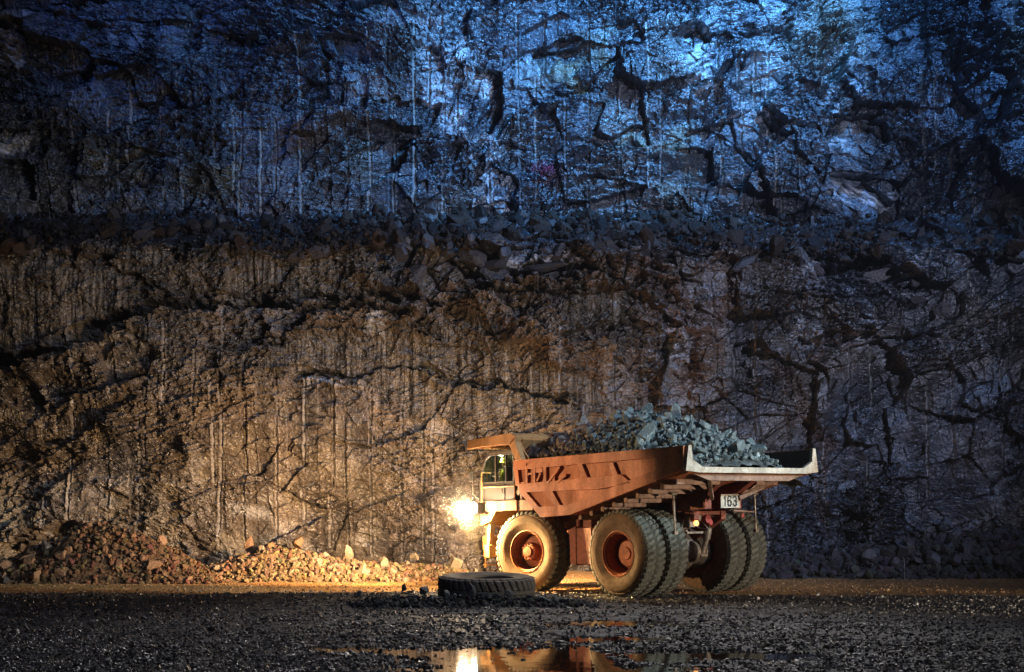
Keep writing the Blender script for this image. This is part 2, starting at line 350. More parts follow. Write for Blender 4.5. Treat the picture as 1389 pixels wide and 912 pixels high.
# drill half-barrels
DR = [(26, 85, 178, 0), (65, 55, 322, 3), (100, 55, 168, 1), (104, 170, 300, 2), (147, 150, 262, 0), (163, 188, 270, -3), (222, 38, 318, 0), (290, 120, 210, 0), (328, 145, 305, -4),
      (373, 160, 300, 0), (406, 50, 290, 2), (428, 160, 240, 0), (470, 110, 292, 0), (500, 45, 290, 0), (533, 140, 292, 1), (562, 30, 292, 0), (600, 20, 80, 0), (601, 210, 285, 0),
      (663, 190, 290, 0), (700, 20, 120, 2), (704, 130, 292, 3), (740, 20, 100, 0), (799, 20, 285, 0), (840, 110, 290, 2), (875, 40, 255, 6), (897, 120, 290, 2), (972, 40, 260, 8), (1000, 55, 285, 9),
      (1036, 45, 285, 13), (1068, 35, 270, 14), (1108, 30, 200, 5), (1135, 25, 170, 4), (1167, 20, 180, 3), (1215, 20, 155, 3), (1380, 95, 170, 3), (1262, 90, 240, 6), (1330, 120, 280, 6),
      (20, 600, 745, 0), (62, 620, 740, 2), (107, 475, 560, -3), (100, 560, 730, -4), (156, 450, 690, -6), (205, 430, 740, -10), (226, 435, 600, -3), (267, 422, 580, -2), (303, 420, 740, -4),
      (336, 440, 740, -3), (378, 500, 745, -2), (412, 665, 725, 0), (447, 668, 742, -2), (415, 510, 640, 0), (455, 510, 660, 0), (505, 525, 752, -2), (546, 520, 762, 0), (588, 535, 762, 0), (614, 530, 640, 0),
      (652, 400, 470, 0), (688, 428, 545, 0), (722, 418, 590, 0), (760, 440, 520, 0), (995, 430, 600, 6), (1022, 400, 605, 6), (1062, 340, 600, 10), (1088, 400, 470, 0), (1150, 385, 590, 10),
      (1180, 375, 575, 8), (1218, 350, 570, 10), (1278, 330, 650, 18), (1322, 360, 500, 2), (1350, 385, 640, 12), (1040, 640, 740, 2), (1075, 640, 700, 2), (1120, 600, 720, 4), (1180, 620, 730, 3), (-60, 60, 290, 0), (-120, 400, 730, 0), (1440, 60, 280, 6), (1500, 380, 700, 8), (1570, 300, 700, 8)]
_r = np.random.default_rng(99)   # the regular pattern of holes: many more faint ones between the clear ones
for tier, (ya, yb, x0_) in enumerate([(20, 292, -220), (345, 745, -210)]):
    xx = x0_
    while xx < 1620:
        xx += _r.uniform(24, 46)
        if min([abs(xx - q[0]) for q in DR if (q[1] < 300) == (tier == 0)] + [99]) < 12: continue
        a_ = _r.uniform(ya, yb - 60); DR.append((xx, a_, min(yb, a_ + _r.uniform(60, 260)), _r.uniform(-2, 3) + (6 if xx > 950 else 0)))
hole = np.zeros(PX.shape)
strip = np.zeros(PX.shape); sdep = np.zeros(PX.shape)
for ya, yb in ((-200, 310), (310, 900)):
    for k_, (sp, am_) in enumerate([(2.7, 1), (1.35, .7)]):
        q = (WX + .02 * WZ) / sp + 37 * k_ + (5 if ya > 0 else 0); ci = np.floor(q)
        row = np.floor(WZ / (5.3 - 2 * k_) + .9 * hsh(ci, ci * 0, 7)); m_ = (PY >= ya) & (PY < yb)
        strip = np.where(m_, strip + am_ * (hsh(ci, row, 8 + k_) - .5), strip); sdep = np.where(m_, sdep + am_ * (hsh(ci, row, 18 + k_) - .5), sdep)
d += .13 * sdep
for i, (x, y0, y1, dx) in enumerate(DR):
    cx = x + dx * (PY - y0) / (y1 - y0) + .5 * np.sin(PY / 31. + i); e = np.abs(FX - cx)
    m = sst(y0 - 5, y0 + 4, PY) * sst(y1 + 5, y1 - 4, PY)
    hole = np.maximum(hole, m * (.28 + .72 * ((i * 5923 % 11) / 10.)) * np.clip(amod + .15, .1, 1) * sst(2.3, 1.0, e)); d += m * np.clip(amod, .55, 1.1) * (-.10 * sst(2.0, .6, e) + .03 * np.exp(-((e - 2.8) / .9) ** 2))
    # rock standing a little differently each side of the hole
    d += m * .05 * ((i * 7919 % 5) - 2) * sst(-1, 1, FX - cx) * np.exp(-np.maximum(FX - cx, 0) / 30.)
# stone colours
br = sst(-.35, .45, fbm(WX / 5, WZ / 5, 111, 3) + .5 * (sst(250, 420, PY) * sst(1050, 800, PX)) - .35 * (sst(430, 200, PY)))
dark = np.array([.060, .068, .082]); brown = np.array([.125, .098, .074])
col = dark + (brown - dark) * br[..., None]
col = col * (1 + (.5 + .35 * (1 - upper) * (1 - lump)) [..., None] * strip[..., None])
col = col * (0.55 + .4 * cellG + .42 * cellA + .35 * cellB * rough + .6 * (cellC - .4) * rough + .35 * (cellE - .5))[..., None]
def mixc(m, c):
    global col
    col = col * (1 - m[..., None]) + np.array(c) * m[..., None]
fb = sst(-.1, .35, fbm(WX / 1.2, WZ / 1.2, 112, 4))
# ochre panels
for b_ in [(705, 78, 790, 118), (648, 90, 662, 122), (830, 182, 950, 203), (240, 215, 320, 265), (110, 195, 200, 245), (780, 45, 830, 90)]:
    mixc(box_mask(*b_, 8) * (.3 + .5 * fb), (.17, .145, .09))
for b_ in [(470, 180, 560, 230), (860, 210, 960, 270)]: mixc(box_mask(*b_, 20) * .5 * fb, (.15, .13, .09))
mixc(box_mask(470, 108, 565, 136, 6) * .5, (.22, .19, .18))
mixc(box_mask(322, 110, 405, 300, 18) * .35 * (.5 + .5 * sst(-.3, .3, fbm(WX / .3, WZ / 7, 119, 3))), (.15, .14, .16))
mixc(slab * .30 * (.3 + .9 * fb), (.20, .195, .22))
# pale quartz and washed stone
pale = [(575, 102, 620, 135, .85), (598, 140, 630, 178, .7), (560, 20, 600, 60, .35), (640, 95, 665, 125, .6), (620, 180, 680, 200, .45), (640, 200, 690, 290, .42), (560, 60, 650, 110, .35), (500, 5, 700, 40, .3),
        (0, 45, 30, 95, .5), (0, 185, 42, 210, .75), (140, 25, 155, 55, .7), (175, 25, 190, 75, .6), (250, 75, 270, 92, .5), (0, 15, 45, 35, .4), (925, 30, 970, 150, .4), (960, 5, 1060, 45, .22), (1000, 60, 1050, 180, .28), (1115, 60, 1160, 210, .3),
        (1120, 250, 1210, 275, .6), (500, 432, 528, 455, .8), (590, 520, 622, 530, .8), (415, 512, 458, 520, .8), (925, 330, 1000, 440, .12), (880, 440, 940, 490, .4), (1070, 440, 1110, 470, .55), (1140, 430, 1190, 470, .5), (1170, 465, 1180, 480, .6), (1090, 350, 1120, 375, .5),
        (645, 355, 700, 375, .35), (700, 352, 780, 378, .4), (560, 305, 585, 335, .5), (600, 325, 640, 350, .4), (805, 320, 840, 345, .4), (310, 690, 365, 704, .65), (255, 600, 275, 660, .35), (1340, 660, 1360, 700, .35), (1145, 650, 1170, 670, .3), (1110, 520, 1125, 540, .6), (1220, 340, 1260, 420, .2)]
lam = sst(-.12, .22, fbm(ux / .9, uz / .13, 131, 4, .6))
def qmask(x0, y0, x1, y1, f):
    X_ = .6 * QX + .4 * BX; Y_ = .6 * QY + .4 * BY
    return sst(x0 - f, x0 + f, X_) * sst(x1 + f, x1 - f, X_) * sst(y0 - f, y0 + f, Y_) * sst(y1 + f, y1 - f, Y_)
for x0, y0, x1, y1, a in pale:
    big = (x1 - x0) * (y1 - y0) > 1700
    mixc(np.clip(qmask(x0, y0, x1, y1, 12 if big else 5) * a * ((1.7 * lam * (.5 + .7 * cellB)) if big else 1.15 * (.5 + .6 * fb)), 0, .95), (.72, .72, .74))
# rust along the faults and beneath ledges
for pts, w, a in [CRK[3], CRK[4], CRK[15], CRK[14]] : mixc(np.exp(-(seg_dist(pts, QX, QY) / (w * 2.2)) ** 2) * .6, (.11, .05, .022))
# stained curtains: dark and tan vertical streaks
st = sst(-.35, .4, fbm(WX / .28, WZ / 6, 113, 3, .6))
mixc(flute * .8, (.155, .125, .09)); col = col * (1 - (flute * .62 * (1 - st) + drip * .3 * (1 - st))[..., None])
mixc(drip * .55, (.21, .165, .12))
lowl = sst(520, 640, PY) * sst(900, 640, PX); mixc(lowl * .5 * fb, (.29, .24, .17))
wet = sst(.05, .5, fbm(WX / .8, WZ / 9, 114, 3)) ; col = col * (1 - .42 * wet * (1 - flute))[..., None]
# darker mix along the bench and at its left and right ends
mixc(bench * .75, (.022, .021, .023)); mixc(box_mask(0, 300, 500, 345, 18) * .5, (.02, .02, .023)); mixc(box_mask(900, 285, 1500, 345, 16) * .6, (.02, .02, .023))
mixc(sst(560, 700, PY) * sst(1050, 1180, PX) * .35, (.035, .033, .04))
mixc(hole * .8, (.46, .43, .40))
mixc(np.exp(-(np.hypot((PX - 738) / 20, (PY - 236) / 11)) ** 2) * .3, (.3, .05, .09))
# irregular small spalls
d += .05 * rough * gr * np.maximum(0, fbm(WX / .16, WZ / .10, 115, 2))
V = np.stack([WX + .05 * rough * fbm(WX / .5, WZ / .5, 116, 3), Y0 - d, WZ + .10 * rough * fbm(WX / .7, WZ / .7, 117, 2)], -1).reshape(-1, 3)
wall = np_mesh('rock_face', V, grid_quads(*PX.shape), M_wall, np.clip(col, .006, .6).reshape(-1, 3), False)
wall['kind'] = 'structure'
del V

# scree lying on the bench and at ledges
M_scree = rock_mat('scree_rock', rough=(.55, .9), bump=.06, scale=3.5, spec=.3)
n = 4200; r_ = np.random.default_rng(5)
sx = r_.uniform(-230, 1640, n); sy = 292 - shift(sx) + (42 + 26 * fbm(sx / 90., sx * 0, 779, 3)) * r_.random(n) ** .8; hv = r_.random(n) < .75 + .6 * fbm(sx / 35., sy / 12., 780, 3); sx = sx[hv]; sy = sy[hv]; n = len(sx)
X_, Y_, Z_ = wall_point(sx, sy)
sz = .07 + .17 * r_.random(n) ** 2 + .42 * (r_.random(n) > .965) + .12 * ((sx > 480) & (sx < 950)) * r_.random(n)
bc = np.array([.017, .015, .014]) * (.3 + 1.5 * r_.random((n, 1)) ** 1.5) + np.array([.02, .008, 0]) * r_.random((n, 1))
o = scatter('bench_scree', np.stack([X_, Y_ - .25 - .3 * r_.random(n), Z_], -1), sz, TM, M_scree, bc, 6); o['kind'] = 'stuff'

# ------------------------------------------------------------------ ground
def ground_h(X, Y):
    z = .035 * fbm(X / 3.1, Y / 3.1, 201, 3) + .02 * fbm(X / .6, Y / .8, 202, 3)
    z = z + .05 * fbm(X / 7, Y / .85, 230, 3) * sst(44, 38, Y) + .035 * fbm(X / .45, Y / .5, 231, 3, .6) * sst(44, 38, Y)
    ridge = .20 * np.exp(-((Y - 38.2 - .06 * X) / 2.2) ** 2) * sst(2.6, .6, X) * (1 + .3 * fbm(X / 1.5, Y, 203, 3))
    z = z + ridge * (.55 + .45 * sst(-14, -6, X)) - .0 * X
    z = z + .02 * sst(3, 12, X) * sst(38, 46, Y) + .3 * sst(54, 60, Y)
    # puddles in the low foreground
    p = (np.exp(-((X - .35) / 2.5) ** 2 - ((Y - 21.2) / 3.0) ** 2) * .165 + np.exp(-((X - 2.1) / 1.6) ** 2 - ((Y - 26.4) / .8) ** 2) * .16 + np.exp(-((X - 2.3) / 1.5) ** 2 - ((Y - 30.3) / 1.1) ** 2) * .17
         + np.exp(-((X - 3.9) / 1.3) ** 2 - ((Y - 22.6) / .9) ** 2) * .13 + np.exp(-((X + 3.0) / .8) ** 2 - ((Y - 23.8) / .6) ** 2) * .11)
    p = p * (1 + .9 * fbm(X / .6, Y / .9, 220, 4, .65))
    return z - p
ys = np.concatenate([np.arange(-60, 14, 2.0), np.arange(14, 18, .3), 18 * (1.0021 ** np.arange(0, 571))])
ys = ys[ys < 66]; ys = np.concatenate([ys, [70, 80, 120]])
xs = np.concatenate([[-140, -100, -60, -40], np.arange(-30, -19, .4), np.arange(-19, 19, .075), np.arange(19, 30, .4), [40, 60, 100, 140]])
GX, GY = np.meshgrid(xs, ys); GZ = ground_h(GX, GY) + .022 * fbm(GX / .13, GY / .2, 204, 3, .6) * sst(48, 40, GY) + .03 * fbm(GX / .35, GY / .35, 205, 3) * sst(42, 47, GY)
edge = 43.6 + 1.0 * fbm(GX / 2.5, GY / 4, 206, 3) - 2.2 * sst(3, 9, GX) + .8 * sst(14, 19, GX) 
sand = sst(-.5, .6, GY - edge)
gcol = np.array([.026, .023, .022]) * (.6 + .8 * (fbm(GX / .2, GY / .2, 207, 2)[..., None] + .5))
sc = np.array([.46, .25, .085]) * (1 + .35 * fbm(GX / .8, GY / 1.5, 208, 4)[..., None]); sc = sc * (1 - .45 * sst(8, 14, GX)[..., None])
gcol = np.clip(gcol * (1 - sand[..., None]) + sc * sand[..., None], .005, 1)
M_ground = rock_mat('ground_grit', rough=(.35, .8), bump=.03, scale=7, spec=.5)
gr_o = np_mesh('ground', np.stack([GX, GY, GZ], -1).reshape(-1, 3), grid_quads(*GX.shape), M_ground, gcol.reshape(-1, 3), True)
gr_o['kind'] = 'structure'
M_water, t, b = new_mat('puddle_water'); b.inputs['Base Color'].default_value = (.012, .010, .008, 1); b.inputs['Roughness'].default_value = .035
b.inputs['Specular IOR Level'].default_value = .6
tc = N(t, 'TexCoord'); n_ = N(t, 'TexNoise', Scale=2.2, Detail=3.0); t.links.new(tc.outputs['Object'], n_.inputs['Vector'])
bp = N(t, 'Bump', Strength=.3, Distance=.006); t.links.new(n_.outputs['Fac'], bp.inputs['Height']); t.links.new(bp.outputs[0], b.inputs['Normal'])
wz_ = -.055
wt = np_mesh('water', np.array([[-9, 16, wz_], [9, 16, wz_], [9, 34.5, wz_], [-9, 34.5, wz_]]), np.array([[0, 1, 2, 3]]), M_water); wt['kind'] = 'structure'

# gravel
M_gravel = rock_mat('gravel_stone', rough=(.16, .5), bump=.015, scale=9, spec=.9)
n = 105000; r_ = np.random.default_rng(8)
gy = 1 / r_.uniform(1 / 46.5, 1 / 18.3, n); gx = (r_.uniform(-60, 1450, n) - 694.5) / F0 * gy
keep = (gy < 43.4 - 2.2 * sst(3, 9, gx) + .8 * r_.normal(size=n))
dens = .55 + .6 * fbm(gx / 1.4, gy / 2.4, 301, 3); keep &= r_.random(n) < np.clip(dens + .25, .18, 1)
wat = ground_h(gx, gy) < wz_ - .012; keep &= ~(wat & (r_.random(n) < .86))
gx, gy = gx[keep], gy[keep]; n = len(gx)
gs = .014 + .042 * r_.random(n) ** 1.8 + .06 * (r_.random(n) > .975) * r_.random(n)
gs *= .8 + .012 * gy
g = r_.random((n, 1)); gc = np.array([.040, .036, .034]) * (.3 + 2.6 * g ** 1.6) + np.array([.20, .19, .185]) * (r_.random((n, 1)) > .86) * 1.4 * r_.random((n, 1))  # sparse bright stones: wet sparkle painted into the stone colour
o = scatter('gravel', np.stack([gx, gy, ground_h(gx, gy) + .35 * gs], -1), gs, TS, M_gravel, gc, 9, .8); o['kind'] = 'stuff'
# pebbles on the haul road strip
n = 16000; gy = r_.uniform(42, 57, n); gx = r_.uniform(-22, 24, n)
keep = gy > 43.0 - .0 * gx; gx, gy = gx[keep], gy[keep]; n = len(gx)
gs = .02 + .05 * r_.random(n) ** 3; gc = np.array([.30, .18, .09]) * (.5 + r_.random((n, 1)))
o = scatter('road_pebbles', np.stack([gx, gy, ground_h(gx, gy) + .2 * gs], -1), gs, TS, M_ground, gc, 10); o['kind'] = 'stuff'

# ------------------------------------------------------------------ rubble piles at the foot of the face
def pile_h(X, Y, kind):
    if kind == 'left':
        prof = np.interp(X, [-26, -20.5, -18.5, -16.8, -15.6, -14.2, -13.0, -12.0, -11.0], [.4, .55, 1.1, 2.05, 2.25, 1.75, 1.25, .65, 0])
        e = (Y - 52.0) / 1.9
    elif kind == 'middle':
        prof = np.interp(X, [-12.9, -11.8, -10.6, -9.6, -8.6, -7.2, -5.6, -4.2, -2.4, -1.2], [0, .6, 1.0, 1.4, 1.2, .85, .62, .55, .45, 0])
        e = (Y - 54.0 - .12 * (X + 9)) / 2.1
    elif kind == 'right':
        prof = np.interp(X, [9, 11, 14, 18, 22, 28], [0, .5, .8, 1.5, 1.9, 1.6]); e = (Y - 58) / 3.6
    elif kind == 'crest':
        prof = np.interp(X, [-4.5, -3.2, -1.5, 1.5, 2.5], [0, .22, .22, .15, 0]); e = (Y - 35.4) / .9
    return prof * np.clip(1 - np.abs(e) ** 1.5, 0, 1)
def pile_mesh(name, kind, x0, x1, y0, y1, base, n, smin, smax, seed, mat):
    ax = np.arange(x0, x1, .09); ay = np.arange(y0, y1, .09); X, Y = np.meshgrid(ax, ay)
    h = pile_h(X, Y, kind); g0 = ground_h(X, Y)
    f1, f2, r1, r2, r3, ox, oy = vor(X / .3, Y / .3, seed)
    Z = g0 + h * (1 + .18 * fbm(X / .8, Y / .8, seed, 3)) + sst(0, .25, h) * .14 * (r1 - .2) * (1 - f1) - .08
    cc = np.array(base) * (.55 + .7 * r2[..., None])
    Vb = np.stack([X, Y, Z], -1).reshape(-1, 3); Tq = grid_quads(*X.shape); Tt = np.concatenate([Tq[:, [0, 1, 2]], Tq[:, [0, 2, 3]]])
    ob = np_mesh(name, Vb, Tt, mat, cc.reshape(-1, 3)); ob['kind'] = 'stuff'
    r = np.random.default_rng(seed); sx = r.uniform(x0, x1, n * 3); sy = r.uniform(y0, y1, n * 3); hh = pile_h(sx, sy, kind)
    k = (hh > .04) | (r.random(n * 3) < .10); sx, sy, hh = sx[k][:n], sy[k][:n], hh[k][:n]; m = len(sx)
    s = smin + (smax - smin) * r.random(m) ** 3
    c = np.array(base) * (.55 + .9 * r.random((m, 1))) * (1 + .12 * r.normal(size=(m, 3)))
    o2 = scatter(name + '_stones', np.stack([sx, sy, ground_h(sx, sy) + hh + .1 * s], -1), s, TM, mat, np.clip(c, .01, .8), seed + 1)
    o2['kind'] = 'stuff'; o2.name = 'loose_rubble'
    return ob
M_dirt = rock_mat('rubble_rock', rough=(.6, .95), bump=.06, scale=3.6, spec=.25, var=.7)
pile_mesh('rubble_heap', 'left', -25, -10.8, 49.8, 54.6, (.12, .07, .038), 5200, .035, .2, 401, M_dirt)
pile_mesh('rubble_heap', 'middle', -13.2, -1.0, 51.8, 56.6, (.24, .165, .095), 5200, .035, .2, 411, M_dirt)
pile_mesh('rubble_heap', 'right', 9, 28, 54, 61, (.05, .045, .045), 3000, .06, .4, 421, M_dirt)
pile_mesh('rubble_heap', 'crest', -4.6, 2.6, 34.3, 36.6, (.05, .055, .06), 900, .03, .11, 431, M_dirt)

M_bb = rock_mat('boulder_brown', attr=False, base=(.22, .125, .068), rough=(.5, .85), bump=.03, scale=2.0)
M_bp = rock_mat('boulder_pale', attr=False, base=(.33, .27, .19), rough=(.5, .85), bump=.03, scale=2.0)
M_bg = rock_mat('boulder_grey', attr=False, base=(.11, .135, .15), rough=(.3, .6), bump=.03, scale=2.0)
M_bl = rock_mat('boulder_load_brown', attr=False, base=(.16, .12, .10), rough=(.4, .7), bump=.03, scale=2.5)
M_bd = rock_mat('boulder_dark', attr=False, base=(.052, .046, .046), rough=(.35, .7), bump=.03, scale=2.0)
rr = random.Random(4)
def size_word(s, a, b): return 'small' if s < a else ('large' if s > b else 'middling')
def zone(v, names, lo, hi): return names[max(0, min(len(names) - 1, int((v - lo) / (hi - lo) * len(names))))]
def rot(): return (rr.uniform(0, 6.3), rr.uniform(0, 6.3), rr.uniform(0, 6.3))
def at_depth(px_, py_, Y): return ((px_ - 694.5) / F0 * Y, Y, CH + (YH - py_) / F0 * Y)
# named boulders
for (x, y, Y, s, sc_, m, lab) in [
    (112, 737, 52.2, .85, (1.0, .7, .75), M_bb, 'large flat-faced brown boulder at the top left of the rubble heap'),
    (38, 752, 51.2, .45, (1.3, .8, .6), M_bb, 'long slab-shaped brown boulder low on the far left of the heap'),
    (42, 758, 50.9, .42, (1, 1, .9), M_bb, 'round pinkish brown boulder in front of the long slab at far left'),
    (8, 785, 50.2, .38, (1, 1, .9), M_bd, 'grey boulder at the left edge of the photo'),
    (50, 778, 50.4, .55, (1.3, .9, .7), M_bb, 'broad brown boulder at the foot of the left heap'),
    (88, 772, 50.4, .48, (.8, .8, 1.1), M_bb, 'upright orange brown boulder at the foot of the left heap'),
    (130, 742, 51.6, .5, (1.1, .9, .8), M_bb, 'brown boulder just right of the large flat-faced boulder'),
    (163, 762, 50.8, .52, (1.1, .8, .8), M_bb, 'tilted brown boulder in the middle of the left heap'),
    (190, 735, 52.0, .42, (1, .8, 1), M_bb, 'brown boulder near the crest of the left heap'),
    (402, 732, 53.6, .42, (1.1, .9, .8), M_bb, 'orange brown boulder on the crest of the middle rubble heap'),
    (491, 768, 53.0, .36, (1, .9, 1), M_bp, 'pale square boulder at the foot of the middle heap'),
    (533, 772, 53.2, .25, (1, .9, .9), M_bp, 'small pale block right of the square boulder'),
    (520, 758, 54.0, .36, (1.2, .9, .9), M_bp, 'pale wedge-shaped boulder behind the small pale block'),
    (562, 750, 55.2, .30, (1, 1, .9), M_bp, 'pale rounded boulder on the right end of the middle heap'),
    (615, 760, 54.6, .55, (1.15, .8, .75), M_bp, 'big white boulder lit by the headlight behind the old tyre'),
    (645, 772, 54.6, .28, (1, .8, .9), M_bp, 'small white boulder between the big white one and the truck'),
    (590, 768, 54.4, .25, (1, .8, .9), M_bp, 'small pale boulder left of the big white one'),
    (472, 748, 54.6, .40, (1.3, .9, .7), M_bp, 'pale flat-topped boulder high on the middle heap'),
    (340, 735, 54.6, .36, (1.2, .9, .7), M_bb, 'tan boulder on the left shoulder of the middle heap'),
    ]:
    boulder(at_depth(x, y + 5, Y), s * .92, rot(), m, lab, 'boulder', 'boulders at the foot of the quarry face', rr.randrange(99), sc_)
for (x, y, Y, s, lab) in [(605, 806, 35.0, .13, 'blue grey stone at the left front of the old tyre'), (640, 800, 34.9, .22, 'largest blue grey stone leaning on the old tyre'), (655, 806, 34.7, .13, 'squat grey stone in front of the old tyre'),
    (487, 806, 38.0, .15, 'lone pale stone out on the gravel, left of the old tyre'), (575, 800, 36.2, .2, 'dark stone left of the old tyre'), (548, 797, 37, .16, 'dark lump at the left end of the gravel ridge'), (690, 803, 35.0, .15, 'grey stone at the right front of the old tyre'),
    (470, 808, 38.2, .12, 'dark stone beside the lone pale stone'), (720, 810, 35.0, .13, 'grey stone right of the old tyre, by the front wheel')]:
    boulder(at_depth(x, y, Y), s, rot(), M_bg, lab, 'rock', 'stones by the old tyre', rr.randrange(99), (1.1, .9, .9), 'rock')
for k in range(26):
    X = rr.uniform(-2.9, 1.4); Y = rr.uniform(34.6, 35.6); s_ = rr.uniform(.06, .15); h = float(pile_h(np.array([X]), np.array([Y]), 'crest')[0] + ground_h(np.array([X]), np.array([Y]))[0])
    boulder((X, Y, h + .04), s_, rot(), M_bg if k % 3 else M_bd, ('blue grey' if k % 3 else 'dark') + (' fist-sized' if s_ < .09 else ' middling' if s_ < .12 else ' larger') + ' stone in the row before the old tyre, ' + zone(X, ['left end', 'left of centre', 'right of centre', 'right end'], -2.9, 1.4), 'rock', 'stones by the old tyre', k, (1.1, .9, .9), 'rock')
for k in range(46):
    X = rr.uniform(-20, -11.8); Y = rr.uniform(50.3, 53.2); h = float(pile_h(np.array([X]), np.array([Y]), 'left')[0])
    s_ = .16 + .24 * rr.random() ** 2; br_ = rr.random() < .8
    boulder((X, Y, h + .05), s_, rot(), M_bb if br_ else M_bd, size_word(s_, .2, .3) + (' brown' if br_ else ' grey') + ' rock half buried ' + ('at the foot of' if h < .6 else 'high up in' if h > 1.4 else 'halfway up') + ' the left heap, ' + zone(X, ['far left end', 'left of its crest', 'below its crest', 'right slope', 'right tail'], -20, -11.8), 'boulder', 'rocks in the left heap', k, (1, .9, .9))
for k in range(54):
    X = rr.uniform(-11.8, -2.0); Y = rr.uniform(52.3, 55); h = float(pile_h(np.array([X]), np.array([Y]), 'middle')[0])
    s_ = .12 + .17 * rr.random() ** 2; br_ = rr.random() < .75
    boulder((X, Y, h + .03), s_, rot(), M_bp if br_ else M_bb, size_word(s_, .15, .22) + (' pale' if br_ else ' brown') + ' rock ' + ('at the foot of' if h < .35 else 'on top of' if h > .8 else 'halfway up') + ' the middle heap, ' + zone(X, ['left end', 'left slope', 'near its crest', 'right of its crest', 'long right tail', 'right end'], -11.8, -2), 'boulder', 'rocks in the middle heap', k, (1.1, .9, .9))
for k in range(24):
    X = rr.uniform(11.5, 24); Y = rr.uniform(54.6, 57.5); h = float(pile_h(np.array([X]), np.array([Y]), 'right')[0])
    s_ = rr.uniform(.22, .5)
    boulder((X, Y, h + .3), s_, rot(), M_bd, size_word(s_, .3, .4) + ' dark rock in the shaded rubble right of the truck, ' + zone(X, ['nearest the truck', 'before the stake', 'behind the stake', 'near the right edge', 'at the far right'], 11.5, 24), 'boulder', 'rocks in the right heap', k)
for k in range(46):  # blocks lodged at the bench
    px_ = rr.choice([rr.uniform(480, 960), rr.uniform(0, 1389)]); py_ = rr.uniform(300, 350); X, Y, Z = wall_point(px_, py_)
    s_ = rr.uniform(.3, .62)
    boulder((float(X), float(Y) - .35, float(Z)), s_, rot(), M_bd, size_word(s_, .4, .52) + ' block on the ' + ('upper' if py_ < 318 else 'lower' if py_ > 334 else 'middle') + ' part of the bench, ' + zone(px_, ['far left', 'left', 'left of the truck cab', 'above the truck cab', 'above the truck load', 'right of the truck', 'far right'], 0, 1389), 'boulder', 'blocks on the bench', k, (1.25, .9, .8))
M_bj = rock_mat('block_face', attr=False, base=(.066, .058, .056), rough=(.35, .65), bump=.08, scale=3.2)
for k in range(38):
    if k < 28: px_ = rr.uniform(500, 960); py_ = rr.uniform(305, 445)
    else: px_ = rr.uniform(960, 1389); py_ = rr.uniform(325, 470)
    X, Y, Z = wall_point(px_, py_); s_ = .3 + .6 * rr.random() ** 1.6
    boulder((float(X), float(Y) + .05, float(Z)), s_, (rr.uniform(-.4, .4), rr.uniform(-.6, .6), rr.uniform(-.5, .5)), M_bj, size_word(s_, .42, .65) + ' angular block jutting from the face ' + ('just under the bench' if py_ < 350 else 'well below the bench' if py_ > 400 else 'below the bench') + ', ' + zone(px_, ['left of the cab', 'above the cab', 'above the body front', 'above the load', 'right of the load', 'far right'], 500, 1389), 'boulder', 'blocks jutting from the face', k, (1.3, .7, .8))
for (x, y, s, sc_, lab) in [(573, 318, .55, (.8, .8, 1.1), 'upright pinkish block at the left end of the bench blocks'), (735, 366, .75, (1.9, .6, .42), 'long tan slab below the bench above the truck cab'), (672, 362, .6, (1.7, .6, .55), 'long grey block left of the tan slab below the bench'),
        (715, 392, .5, (1.2, .7, .45), 'oval tan block beneath the long tan slab'), (700, 410, .45, (1, .8, .6), 'triangular tan block under the oval block'), (813, 338, .55, (1.1, .8, .7), 'grey boulder on the bench right of centre'), (1240, 408, .4, (1, .8, .7), 'pale round boulder stuck in the right part of the face'), (1237, 388, .4, (1, .8, .6), 'flat boulder above the pale round one in the right face')]:
    X, Y, Z = wall_point(x, y); boulder((float(X), float(Y) - .35, float(Z)), s, (rr.uniform(-.25, .25), rr.uniform(-.25, .25), rr.uniform(-.4, .4)), M_bd, lab, 'boulder', 'blocks on the bench', rr.randrange(99), sc_)

